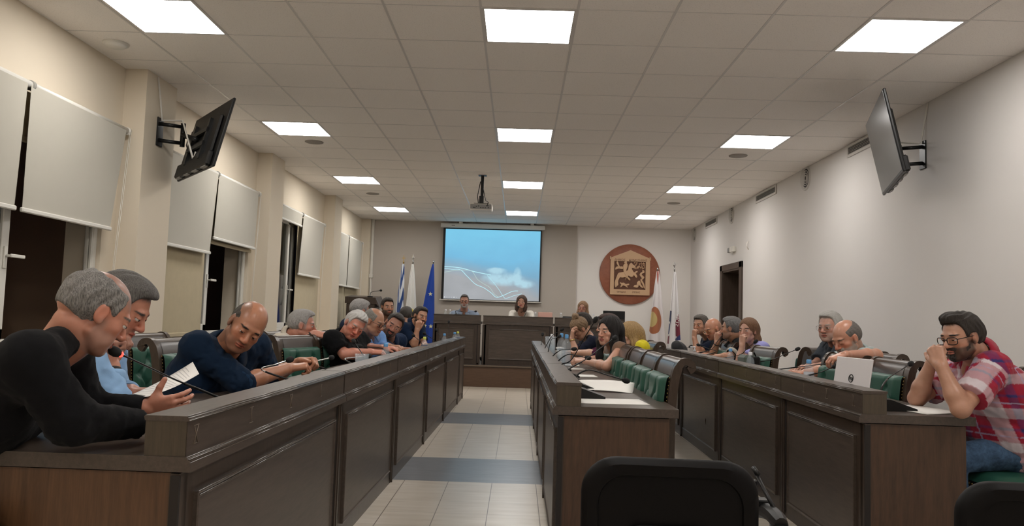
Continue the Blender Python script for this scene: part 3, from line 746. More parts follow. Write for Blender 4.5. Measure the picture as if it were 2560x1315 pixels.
# ================================================================ foreground black stacking chairs
def rr_outline(w, h, r, n=8, bulge=0):
    out = []
    for cx, cz, a0 in ((w/2-r, h/2-r, 0), (-w/2+r, h/2-r, PI/2), (-w/2+r, -h/2+r, PI), (w/2-r, -h/2+r, 1.5*PI)):
        for k in range(n+1):
            a = a0+PI/2*k/n; out.append((cx+r*math.cos(a), cz+r*math.sin(a)))
    return out
M['blkch'] = mat('black_chair_shell', (.0025, .002, .002), .55, spec=.15); t = NT(M['blkch']); t.bump(t.noise(t.coord('Object'), 700, 2), .12, .001)
def black_chair(lab, loc, rz):
    r = thing('conference_chair', lab, 'chair', loc, rz, 'black plastic conference chairs')
    # back shell: centre at z .60, seen from behind (-y side)
    W_, H_ = .425, .42; zc = .612
    def shell(sc, yo, name, m_, w_, h_, rad, cut):
        b = MB(); rings = []
        for (k, dy) in sc:
            o_ = rr_outline(w_*k if k > 0 else .001, h_*k if k > 0 else .001, rad*k, 8)
            rings.append([(x, yo+dy+.30*x*x-.10*(z)**2*0, zc+z*1.0-.05*x*x) for x, z in o_])
        n_ = len(rings[0]); vs = [p for rg in rings for p in rg]; fs = []
        for i in range(len(rings)-1):
            for k in range(n_): fs.append((i*n_+k, i*n_+(k+1) % n_, (i+1)*n_+(k+1) % n_, (i+1)*n_+k))
        fs.append(tuple(range(n_))); fs.append(tuple(range((len(rings)-1)*n_, len(rings)*n_)))
        b.add(vs, fs, True); return shade_auto(b.build(name, m_, r), .7)
    shell([(.80, .004), (.81, -.004), (.93, -.006), (.985, .004), (1.0, .018), (.99, .032), (.95, .040), (.80, .045)], 0, 'back_shell', 'blkch', W_, H_, .085, None)
    b = MB(); o_ = rr_outline(.20, .17, .03, 5)
    b.add([(x, -.0025+.3*x*x, zc-.03+z) for x, z in o_]+[(x*.92, -.0055+.3*x*x, zc-.03+z*.92) for x, z in o_], [(k, (k+1) % len(o_), len(o_)+(k+1) % len(o_), len(o_)+k) for k in range(len(o_))]+[tuple(range(len(o_), 2*len(o_)))], True)
    b.build('rear_badge_plate', 'blkch', r)
    MB().box((-.225, .02, .42), (.225, .46, .47), bev=.02).build('seat', 'blkch', r)
    for s in (1,):
        MB().tube([(-.235, .46, .01), (-.235, .44, .30), (-.235, .10, .43), (-.235, -.02, .30), (-.235, -.10, .01)], .011, 8).build('leg_frame', 'blackm', r)
        MB().tube([(s*.235, .46, .01), (s*.235, .44, .30), (s*.235, .10, .43), (s*.235, -.02, .30), (s*.235, -.10, .01)], .011, 8).build('leg_frame', 'blackm', r)
        MB().tube([(s*.235, .10, .43), (s*.262, .06, .60), (s*.265, .09, .67)], .012, 8).tube([(s*.2, .04, .52), (s*.235, .08, .45)], .014).build('arm_post', 'blackm', r)
        ar = MB(); P = []
        for k in range(9):
            y = .035+.22*k/8; zz = .675+.012*math.sin(PI*k/8)-.02*(k/8); P.append((s*.268, y, zz))
        for i, p in enumerate(P[:-1]): pass
        ar.tube(P, [.016]+[.021]*7+[.014], 10).tube([(s*.268, .04, .672), (s*.268, .03, .60), (s*.262, .05, .54)], [.018, .016, .010], 8)
        shade_auto(ar.build('armrest', 'black', r))
    # folding tablet hinge on the right arm
    h = MB().box((.240, .19, .69), (.250, .21, .745), bev=.003).tube([(.250, .22, .762), (.262, .16, .722), (.272, .10, .69)], .0055, 8).tube([(.246, .225, .772), (.254, .205, .758)], .007, 8).box((.245, .17, .683), (.275, .21, .700), bev=.003)
    h.build('tablet_hinge', 'black', r)
    return r
black_chair('black plastic conference chair seen from behind, complete in the foreground centre', (.377, 1.86, 0), -.06)
black_chair('black plastic conference chair cut off at the bottom right corner', (1.30, 1.88, -.035), -.10)
# ================================================================ flags
def flag(name, lab, top, bot_z, w0, w1, folds, mname, matr, finial, polecol, base_z=.357, wtop=.02, lean=0, skew=0):
    x, y, z = top
    r = thing(name, lab, 'flag', (x, y, base_z))
    z -= base_z; bot_z -= base_z
    MB().tube([(0, 0, 0.03), (0, 0, z)], .012, 10).build('pole', polecol, r)
    MB().lathe([(.001, 0), (.16, 0), (.16, .02), (.05, .05), (.02, .08)], 20).build('base', 'blackm', r)
    P = []; n = 26; mcol = 40
    for i in range(n+1):
        s = i/n; zz = z-.02-(z-.02-bot_z)*s; row = []
        wl_, wr_ = wtop+(w0-wtop)*s**.85, wtop+(w1-wtop)*s**.85
        for j in range(mcol+1):
            u = j/mcol; xx = -wl_+(wl_+wr_)*u
            amp = .012+.05*s
            yy = -.02-amp*(.55+.45*math.sin(u*PI*2*folds+.7+s*1.1))
            row.append((xx+skew*s+.012*s*math.sin(u*9+s*3), yy, zz-.01*math.sin(u*PI)*s))
        P.append(row)
    b = MB().grid(P); o = b.build('cloth', matr, r, fix=False)
    uvl = o.data.uv_layers.new(name='UVMap')
    for pl in o.data.polygons:
        for li, vi in zip(pl.loop_indices, pl.vertices):
            i, j = divmod(vi, mcol+1); uvl.data[li].uv = (j/mcol, 1-i/n)
    sm_ = o.modifiers.new('solid', 'SOLIDIFY'); sm_.thickness = .002
    f = MB()
    if finial == 'cross': f.box((-.006, -.004, z+.03), (.006, .004, z+.15)).box((-.035, -.004, z+.09), (.035, .004, z+.102)).sphere((0, 0, z+.015), .018, 10); f.build('finial', 'brass', r)
    elif finial == 'spear': f.add([(0, 0, z+.05), (.028, 0, z+.11), (0, 0, z+.19), (-.028, 0, z+.11), (0, .008, z+.11), (0, -.008, z+.11)], [(0, 1, 5), (1, 2, 5), (2, 3, 5), (3, 0, 5), (0, 4, 1), (1, 4, 2), (2, 4, 3), (3, 4, 0)]).tube([(0, 0, z), (0, 0, z+.06)], .013); f.build('finial', 'chrome', r)
    else: f.tube([(0, 0, z), (0, 0, z+.05)], .016, 12); f.build('finial', 'chrome', r)
    return r
def uvnodes(name, c):
    m = mat(name, c, .7, sheen=.3, spec=.25); t = NT(m); u = t.n('ShaderNodeUVMap'); sp_ = t.n('ShaderNodeSeparateXYZ'); t.l(u.outputs[0], sp_.inputs[0])
    return m, t, sp_.outputs[0], sp_.outputs[1]
m1, t, u, v = uvnodes('striped_flag_cloth', (.7, .7, .7))
w_ = t.math('ADD', t.math('MULTIPLY', v, 2.7), t.math('MULTIPLY', t.math('SINE', t.math('MULTIPLY', u, 5.2)), .55))
w_ = t.math('FRACT', t.math('ADD', w_, t.math('MULTIPLY', u, .9)))
t.base(t.mix(t.math('GREATER_THAN', w_, .52), (.66, .68, .70), (.018, .06, .22)))
m2, t, u, v = uvnodes('island_flag_cloth', (.7, .7, .7))
a = t.math('DIVIDE', t.math('SUBTRACT', u, .38), .36); b = t.math('DIVIDE', t.math('SUBTRACT', v, .27), .12)
dd = t.math('ADD', t.math('MULTIPLY', a, a), t.math('MULTIPLY', b, b))
t.base(t.mix(t.math('LESS_THAN', dd, 1), (.70, .69, .66), (.78, .60, .05)))
m3, t, u, v = uvnodes('blue_flag_cloth', (.02, .06, .3)); t.base(t.mix(.5, (.010, .045, .28), (.014, .06, .36)))
m4, t, u, v = uvnodes('emblem_flag_cloth', (.7, .7, .7))
def ell(cu, cv, ru, rv):
    a = t.math('DIVIDE', t.math('SUBTRACT', u, cu), ru); b = t.math('DIVIDE', t.math('SUBTRACT', v, cv), rv)
    return t.math('LESS_THAN', t.math('ADD', t.math('MULTIPLY', a, a), t.math('MULTIPLY', b, b)), 1)
c_ = t.mix(ell(.30, .40, .52, .165), (.66, .62, .62), (.36, .13, .06))
c_ = t.mix(ell(.15, .41, .36, .095), c_, (.52, .40, .17))
c_ = t.mix(t.math('MULTIPLY', t.math('GREATER_THAN', v, t.math('ADD', .83, t.math('MULTIPLY', t.math('ABSOLUTE', t.math('SUBTRACT', u, .55)), .5))), 1), c_, (.33, .09, .06)); t.base(c_)
m5, t, u, v = uvnodes('shield_flag_cloth', (.7, .7, .7))
c_ = t.mix(t.math('MULTIPLY', t.math('LESS_THAN', u, .26), t.math('MULTIPLY', t.math('GREATER_THAN', v, .30), t.math('LESS_THAN', v, .52))), (.70, .68, .68), (.03, .04, .09))
c_ = t.mix(t.math('MULTIPLY', t.math('LESS_THAN', u, .20), t.math('MULTIPLY', t.math('GREATER_THAN', v, .12), t.math('LESS_THAN', v, .22))), c_, (.17, .03, .05))
c_ = t.mix(ell(.06, .30, .20, .09), c_, (.70, .68, .68)); c_ = t.mix(ell(.04, .30, .13, .065), c_, (.04, .06, .15))
c_ = t.mix(t.math('MULTIPLY', t.math('GREATER_THAN', u, .58), t.math('MULTIPLY', t.math('GREATER_THAN', v, t.math('ADD', .22, t.math('MULTIPLY', t.math('SUBTRACT', u, .6), -.08))), t.math('LESS_THAN', v, t.math('ADD', .40, t.math('MULTIPLY', t.math('SUBTRACT', u, .6), .22))))), c_, (.20, .03, .055))
c_ = t.mix(t.math('MULTIPLY', t.math('GREATER_THAN', u, .55), t.math('MULTIPLY', t.math('GREATER_THAN', v, .165), t.math('LESS_THAN', v, t.math('ADD', .19, t.math('MULTIPLY', t.math('SUBTRACT', u, .6), .10))))), c_, (.03, .045, .15))
t.base(c_)
flag('national_flag', 'blue and white striped flag with gold cross finial, leftmost by back wall', (-2.28, 15.0, 2.15), .80, .12, .09, 2, 'g', m1, 'cross', 'brass', skew=-.03)
flag('national_flag', 'white flag with yellow patch and spearhead finial between two blue flags', (-2.096, 15.0, 2.15), .75, .15, .16, 2.5, 'c', m2, 'spear', 'chrome')
ef = flag('union_flag', 'plain deep blue flag with yellow stars left of the projection screen', (-1.694, 15.0, 2.165), .40, .30, .10, 1.5, 'e', m3, 'ball', 'chrome', wtop=.015, skew=0)
def star(cx, cz, y, R_): return [(cx+(R_ if k % 2 == 0 else R_*.4)*math.sin(PI*k/5), y, cz+(R_ if k % 2 == 0 else R_*.4)*math.cos(PI*k/5)) for k in range(10)]
sm = mat('star_cloth', (.72, .66, .36), .7)
for (px, py) in ((1076, 735), (1077, 816), (1062, 814)):
    p = at(px, py, 14.885); s_ = star(p.x+1.694, p.z-.357, p.y-15.0, .045)
    b = MB().add(s_+[(x_, y_+.003, z_) for x_, y_, z_ in s_], [tuple(range(10))]+[tuple(range(10, 20))]+[(k, (k+1) % 10, 10+(k+1) % 10, 10+k) for k in range(10)]); b.build('star', sm, ef)
flag('municipal_flag', 'white flag with round brown crest hanging right of the wooden emblem', (2.69, 14.9, 2.15), .55, .20, .19, 2, 'm', m4, 'ball', 'chrome', base_z=0)
sf_ = flag('club_flag', 'white flag with dark red shield letters in the far right corner', (3.02, 14.9, 2.15), .55, .15, .15, 2, 'k', m5, 'spear', 'chrome', base_z=0)
vs, fs = text_mesh('ΣΩΜΑ', .10, .001)
b = MB().add([(x_, z_, y_) for x_, y_, z_ in vs], fs, T=Matrix.Translation(Vector((.055, -.125, 1.22))) @ Matrix.Rotation(math.radians(-80), 4, 'Y')); b.build('lettering', 'paper', sf_)
# ================================================================ round wooden emblem with relief plaque
em = thing('wall_emblem', 'round reddish wooden disc with carved horseman plaque on the back wall', 'emblem', (2.247, BACK, 2.095))
M['disc'] = wood('disc_wood', (.25, .082, .045), (.36, .125, .07), (2, 20, 2.5), .4)
M['relief'] = mat('relief_tan', (.58, .37, .215), .55); t = NT(M['relief']); t.bump(t.noise(t.coord('Object'), 90, 3), .2, .003)
M['relief_bg'] = mat('relief_ground', (.115, .045, .022), .7)
MB().lathe([(.001, -.05), (.60, -.05), (.612, -.042), (.612, 0)], 72, TR(rx=-PI/2) @ TR((0, 0, 0))).build('disc', 'disc', em)
for p in em.children: pass
def extr(mb, pts, y0, y1):
    n = len(pts); mb.add([(x_, y0, z_) for x_, z_ in pts]+[(x_, y1, z_) for x_, z_ in pts], [tuple(range(n)), tuple(range(n, 2*n))]+[(k, (k+1) % n, n+(k+1) % n, n+k) for k in range(n)])
yd = -.05; b = MB()
for pts in ([(-.40, -.42), (.40, -.42), (.40, -.31), (-.40, -.31)], [(-.40, .26), (-.395, .33), (0, .49), (.395, .33), (.40, .26)], [(-.40, -.31), (-.325, -.31), (-.325, .26), (-.40, .26)], [(.315, -.31), (.40, -.31), (.40, .26), (.315, .26)], [(-.415, .29), (-.39, .29), (-.39, .36), (-.415, .35)], [(.39, .29), (.415, .29), (.415, .35), (.39, .36)]): extr(b, pts, yd-.04, yd)
b.build('plaque_frame', 'relief', em)
b = MB(); extr(b, [(-.325, -.31), (.315, -.31), (.315, .26), (-.325, .26)], yd-.012, yd); b.build('plaque_ground', 'relief_bg', em)
def px(pts): return [((x_-413)/525.0, (295+10-z_)/525.0) for x_, z_ in pts]  # outline points in the plaque's own drawing grid
def shape(pts, d, nm, sm_=True):
    q = [(x_, z_) for x_, z_ in (catmull(pts+[pts[0]], 4)[:-1] if sm_ else pts)]
    bb = MB(); n = len(q); c = (sum(p[0] for p in q)/n, sum(p[1] for p in q)/n)
    y0 = yd-.011; vs = [(x_, y0, z_) for x_, z_ in q]+[(x_, y0-d*.7, z_) for x_, z_ in q]+[(c[0]+(x_-c[0])*.86, y0-d, c[1]+(z_-c[1])*.86) for x_, z_ in q]
    bb.add(vs, [(k, (k+1) % n, n+(k+1) % n, n+k) for k in range(n)]+[(n+k, n+(k+1) % n, 2*n+(k+1) % n, 2*n+k) for k in range(n)]+[tuple(range(2*n, 3*n))]); return bb.build(nm, 'relief', em)
S_ = lambda L: [((x_-415)/540., (383-z_)/540.) for x_, z_ in L]
shape(S_([(275, 400), (290, 372), (330, 362), (368, 352), (392, 330), (398, 290), (412, 268), (428, 255), (440, 272), (470, 292), (466, 303), (440, 300), (434, 322), (446, 345), (462, 362), (490, 345), (497, 356), (480, 375), (494, 400), (488, 420), (478, 405), (462, 388), (448, 408), (425, 415), (398, 400), (380, 420), (370, 440), (362, 450), (366, 418), (330, 425), (300, 420), (280, 445), (268, 480), (272, 520), (256, 528), (250, 480), (262, 435)]), .028, 'relief_horse')
shape(S_([(340, 340), (336, 300), (350, 272), (375, 262), (386, 285), (380, 310), (372, 340), (380, 380), (390, 410), (404, 430), (420, 445), (408, 452), (385, 430), (362, 395), (345, 370)]), .034, 'relief_rider')
shape(S_([(345, 262), (352, 242), (372, 240), (380, 256), (370, 268), (355, 272)]), .038, 'relief_head')
shape(S_([(340, 300), (310, 310), (280, 300), (258, 310), (252, 338), (290, 325), (318, 330), (338, 326)]), .022, 'relief_cloak')
shape(S_([(262, 262), (275, 240), (300, 300), (330, 300), (320, 318), (290, 312)]), .024, 'relief_cloak')
shape(S_([(308, 470), (325, 480), (350, 478), (372, 492), (400, 486), (410, 495), (398, 506), (380, 510), (396, 525), (384, 528), (362, 515), (340, 508), (325, 520), (312, 528), (318, 500), (306, 486)]), .022, 'relief_dog')
shape(S_([(455, 522), (466, 500), (490, 495), (494, 468), (515, 450), (530, 462), (536, 490), (552, 510), (566, 530), (540, 524), (516, 500), (505, 520), (490, 530)]), .026, 'relief_boar')
shape(S_([(548, 330), (566, 335), (572, 355), (552, 362), (540, 378), (556, 396), (572, 412), (562, 430), (546, 446), (560, 470), (575, 500), (582, 536), (566, 520), (552, 490), (536, 462), (528, 440), (545, 425), (530, 405), (520, 385), (532, 362), (550, 350)]), .024, 'relief_tree')
rnd = random.Random(4); lv = MB()
for k in range(60):
    x_ = .03+rnd.random()*.27; z_ = .115+rnd.random()*.13
    lv.sphere((x_, yd-.014, z_), (.010, .012, .014), 6)
lv.build('relief_leaves', 'relief', em)
def word(s, x_, z_, sz, nm):
    vs, fs = text_mesh(s, sz, .002); MB().add([(a_, -c_, b_) for a_, b_, c_ in vs], fs, T=Matrix.Translation((x_, yd-.0415, z_))).build(nm, 'relief_bg', em)
word('ΔΗΜΟΣ', -.21, .285, .060, 'lettering'); word('ΚΟΜΟΤΗΝΗΣ', .16, .285, .056, 'lettering'); word('ΘΡΑΚΑΣ', -.17, -.365, .045, 'lettering'); word('ΙΠΠΕΑΣ', .13, -.365, .045, 'lettering')
# ================================================================ televisions
def tv(lab, c, right, up, out, wallp, mirror, Wd=1.10):
    """c = screen centre, right = width direction, up = height direction, out = screen normal"""
    R_, U_, N_ = Vector(right).normalized(), Vector(up).normalized(), Vector(out).normalized()
    c = Vector(c); r = thing('television', lab, 'television', c, 0, 'wall-mounted televisions')
    T = Matrix(((R_.x, -N_.x, U_.x, 0), (R_.y, -N_.y, U_.y, 0), (R_.z, -N_.z, U_.z, 0), (0, 0, 0, 1)))
    Hd = Wd*.582
    MB().box((-Wd/2, .0, -Hd/2), (Wd/2, .022, Hd/2), T, bev=.006).build('panel_case', 'black', r)
    MB().box((-Wd/2+.012, -.002, -Hd/2+.02), (Wd/2-.012, .0005, Hd/2-.012), T).build('screen', 'tvscr', r)
    MB().box((-Wd/2+.09, .02, -Hd/2+.02), (Wd/2-.09, .050, Hd/2-.13), T, bev=.015).box((-Wd/2+.05, .02, -Hd/2+.005), (Wd/2-.05, .065, -Hd/2+.13), T, bev=.012).build('rear_housing', 'black', r)
    v_ = MB()
    for k in range(4): v_.box((-.42+.24*k, .03, -Hd/2-.001), (-.30+.24*k, .055, -Hd/2+.006), T)
    v_.build('vent', 'grey', r)
    s_ = MB()
    for k in (-.2, .2):
        s_.box((k-.02, .05, -.2), (k+.02, .075, .15), T)
    s_.box((-.22, .06, -.09), (.22, .08, -.05), T).box((-.22, .06, .03), (.22, .08, .07), T); s_.build('mounting_rail', 'blackm', r)
    wp = Vector(wallp)-c; b_ = MB(); sgn = -1 if mirror else 1
    b_.box(wp+Vector((0, -.05, -.12)), wp+Vector((sgn*.012, .05, .12)), bev=.004); b_.build('wall_plate', 'blackm', r)
    elbow = wp+Vector((sgn*.16, .09, 0)); bk = T @ Vector((0, .08, -.01))
    a_ = MB()
    for dz in (-.07, .07): a_.tube([wp+Vector((sgn*.01, 0, dz)), elbow+Vector((0, 0, dz))], .016, 8)
    a_.tube([elbow+Vector((0, 0, -.1)), elbow+Vector((0, 0, .1))], .02, 10).tube([elbow, bk], .022, 8)
    a_.build('arm', 'blackm', r)
    cb = MB().tube([wp+Vector((sgn*.004, -.08, CZ-wp.z-c.z-.01)), wp+Vector((sgn*.012, -.03, .25)), wp+Vector((sgn*.02, .0, .10)), elbow+Vector((0, -.02, .12)), (elbow+bk)/2+Vector((0, -.03, -.02)), bk+Vector((-sgn*.02, 0, -.16)), bk+Vector((0, 0, -.10))], .008, 8)
    cb.build('cable', 'white', r)
    cc = MB().tube([(elbow+bk)/2+Vector((0, -.02, 0)), (elbow+bk)/2+Vector((0, -.05, -.08)), (elbow+bk)/2+Vector((0, 0, -.13)), bk+Vector((0, 0, -.05))], .004, 6); cc.build('cord', 'black', r)
    return r
M['tvscr'] = mat('tv_screen', (.030, .034, .042), .22, spec=.8)  # bluish-grey reflection put into the base colour of the dark glass

def tvpose(yaw, tilt, roll=0):
    n = Vector((math.cos(tilt)*math.cos(yaw), math.cos(tilt)*math.sin(yaw), math.sin(tilt))); rt = Vector((-math.sin(yaw), math.cos(yaw), 0)); up = n.cross(rt)
    if up.z < 0: up = -up
    return rt, up, n
rt, up, n = tvpose(.674, -.233)
tv('black television on a swing arm on the left pillar, seen from behind', (-2.63, 6.25, 2.52), rt, up, n, (-3.04, 6.27, 2.60), False, Wd=1.0)
rt, up, n = tvpose(2.821, -.213)
tv('black television on a swing arm on the white right wall, its dark screen showing', (2.87, 6.055, 2.604), rt, up, n, (wrx(6.4), 6.40, 2.62), True)
# ================================================================ things on the desks
def mic(lab, base, head, bend=None, kind='box', rz=0, lit=False, silver=False, zb=0):
    base = Vector(base); head = Vector(head)
    r = thing('gooseneck_microphone', lab, 'microphone', base, 0, 'gooseneck microphones on the desks')
    T = Matrix.Rotation(rz, 4, 'Z')
    if kind == 'box':   # wedge-shaped conference unit
        b = MB(); b.prism([(-.075, 0), (.085, 0), (.085, .012), (-.045, .055), (-.075, .055)], -.065, .065, T); b.build('console', 'black', r)
        MB().lathe([(.001, .0), (.016, 0), (.014, .018), (.006, .024)], 12, T @ TR((-.058, 0, .055))).build('socket', 'grey', r)
        s0 = T @ Vector((-.058, 0, .07))
    else:
        MB().lathe([(.001, 0), (.03, 0), (.03, .008), (.012, .018), (.006, .03)], 14).build('foot', 'black', r); s0 = Vector((0, 0, .025))
    h = head-base
    mid = s0.lerp(h, .35)+Vector((0, 0, .35*(h-s0).length*.28)) if bend is None else Vector(bend)-base
    pts = [Vector(p) for p in catmull([tuple(s0), tuple(s0+Vector((0, 0, .04))), tuple(mid), tuple(s0.lerp(h, .72)+(mid-s0.lerp(h, .35))*.45), tuple(h)], 6)]
    k = int(len(pts)*.45)
    MB().tube(pts[:k+1], .0045, 8).build('stem', 'blackm', r)
    MB().tube(pts[k:], .003 if not silver else .0035, 8).build('neck', 'chrome' if silver else 'blackm', r)
    d = (pts[-1]-pts[-3]).normalized(); q = d.to_track_quat('Z', 'Y').to_matrix().to_4x4()
    MB().lathe([(.001, 0), (.006, 0), (.0125, .008), (.0155, .022), (.0145, .036), (.008, .046), (.001, .048)], 14, Matrix.Translation(pts[-1]) @ q).build('head', 'blackf', r)
    if lit:
        MB().lathe([(.0045, -.008), (.0085, -.006), (.0085, .002), (.005, .004)], 14, Matrix.Translation(pts[-1]) @ q).build('light_ring', mat('red_light', (.3, .01, .01), .4, emit=(1, .03, .02), es=6), r)
    return r
def plain_bottle(lab, loc, cap, h=.19, r_=.031, label=None, name='water_bottle'):
    r = thing(name, lab, 'bottle', loc, 0, 'small plastic water bottles')
    k = h/.19
    b = MB().lathe([(.001, .002), (r_*.8, 0), (r_, .008), (r_*.93, .025*k), (r_, .04*k), (r_*.93, .055*k), (r_, .07*k), (r_, .115*k), (r_*.8, .14*k), (.013, .162*k), (.0125, .172*k)], 18)
    b.build('bottle_body', 'pet', r)
    MB().lathe([(.0155, .165*k), (.0155, .185*k), (.012, .19*k), (.001, .19*k)], 14).build('cap', cap, r)
    MB().lathe([(.0105, .003), (r_*.9, .006), (r_*.86, .10*k), (.001, .10*k)], 16).build('water', 'water', r)
    if label: MB().lathe([(r_+.0006, .072*k), (r_+.0006, .112*k)], 18).build('label_band', label, r)
    return r
M['pet'] = mat('clear_plastic', (.70, .78, .84), .08, spec=.7); M['pet'].node_tree.nodes['Principled BSDF'].inputs['Alpha'].default_value = .17
M['water'] = mat('water', (.55, .70, .80), .05, spec=.5); M['water'].node_tree.nodes['Principled BSDF'].inputs['Alpha'].default_value = .25
M['capblue'] = mat('cap_blue', (.10, .32, .62), .4); M['capyel'] = mat('cap_yellow', (.62, .66, .12), .4); M['capwhite'] = mat('cap_white', (.75, .75, .78), .4)
M['lblnavy'] = mat('label_navy', (.03, .05, .16), .5); M['lblwhite'] = mat('label_white', (.7, .72, .78), .5)
ZT = .75; ZR = .858
def onz(px, py, z): return atz(px, py, z)
# --- sheets of paper
def sheet(lab, c, rz, w=.21, l=.297, curl=0, lines=12, z=ZT, stack=1):
    r = thing('paper_sheet', lab, 'paper', (c[0], c[1], z+.0006), rz, 'loose paper sheets on the desks')
    P = []
    for i in range(11):
        row = []
        for j in range(9):
            x, y = -w/2+w*i/10, -l/2+l*j/8; row.append((x, y, curl*((i/10)**2.2)*.06+curl*.012*math.sin(j/8*PI)))
        P.append(row)
    o = MB().grid(P).build('page', 'paper', r, fix=False); s_ = o.modifiers.new('t', 'SOLIDIFY'); s_.thickness = .0008*stack; s_.offset = 1
    if lines:
        b = MB()
        for k in range(lines):
            y = l/2-.03-.02*k
            if y < -l/2+.03: break
            xe = w/2-.02-(.05 if k % 4 == 3 else 0)
            zz = lambda x_: curl*(((x_+w/2)/w)**2.2)*.06+.0012*stack+curl*.012
            if curl: continue
            b.box((-w/2+.02, y-.0012, .001*stack+.0002), (xe, y+.0012, .001*stack+.0006))
        if b.v: b.build('printing', 'grey', r)
    return r
for (x, y, rz, cl, lab) in ((.47, 3.83, .10, 0, 'long white sheet nearest on the middle desks'), (.50, 4.42, -.35, .7, 'curled white sheet, second nearest on the middle desks'), (.44, 4.95, .2, 0, 'white sheet third from the near end of middle desks'),
    (.42, 5.5, .1, 0, 'white sheet fourth on the middle desks, before the person in brown sleeveless top'), (.40, 6.25, .12, 0, 'white sheet beyond hands of person in brown sleeveless top'), (.40, 6.75, -.1, 0, 'white sheet beside large water bottles'), (.40, 7.25, 0, 0, 'white sheet before the person holding forehead'), (.40, 7.75, .1, 0, 'white sheet at far part of the middle desks')):
    sheet(lab, (x, y), PI/2+rz*.6, curl=cl, lines=0, w=.25 if y < 4 else .21, l=.34 if y < 5 else .297)
sheet('open printed sheets lying on the near right desk beside the console', (2.0, 3.86), .35, curl=.15, stack=2)
sheet('white sheets by the clasped hands on the left desk', (-1.14, 4.80), .2)
sheet('white sheet on the left desk under the hands of person in light blue shirt', (-1.12, 7.2), .1)
sheet('white sheet on the right desk before the person in black polo', (1.92, 7.4), .1)
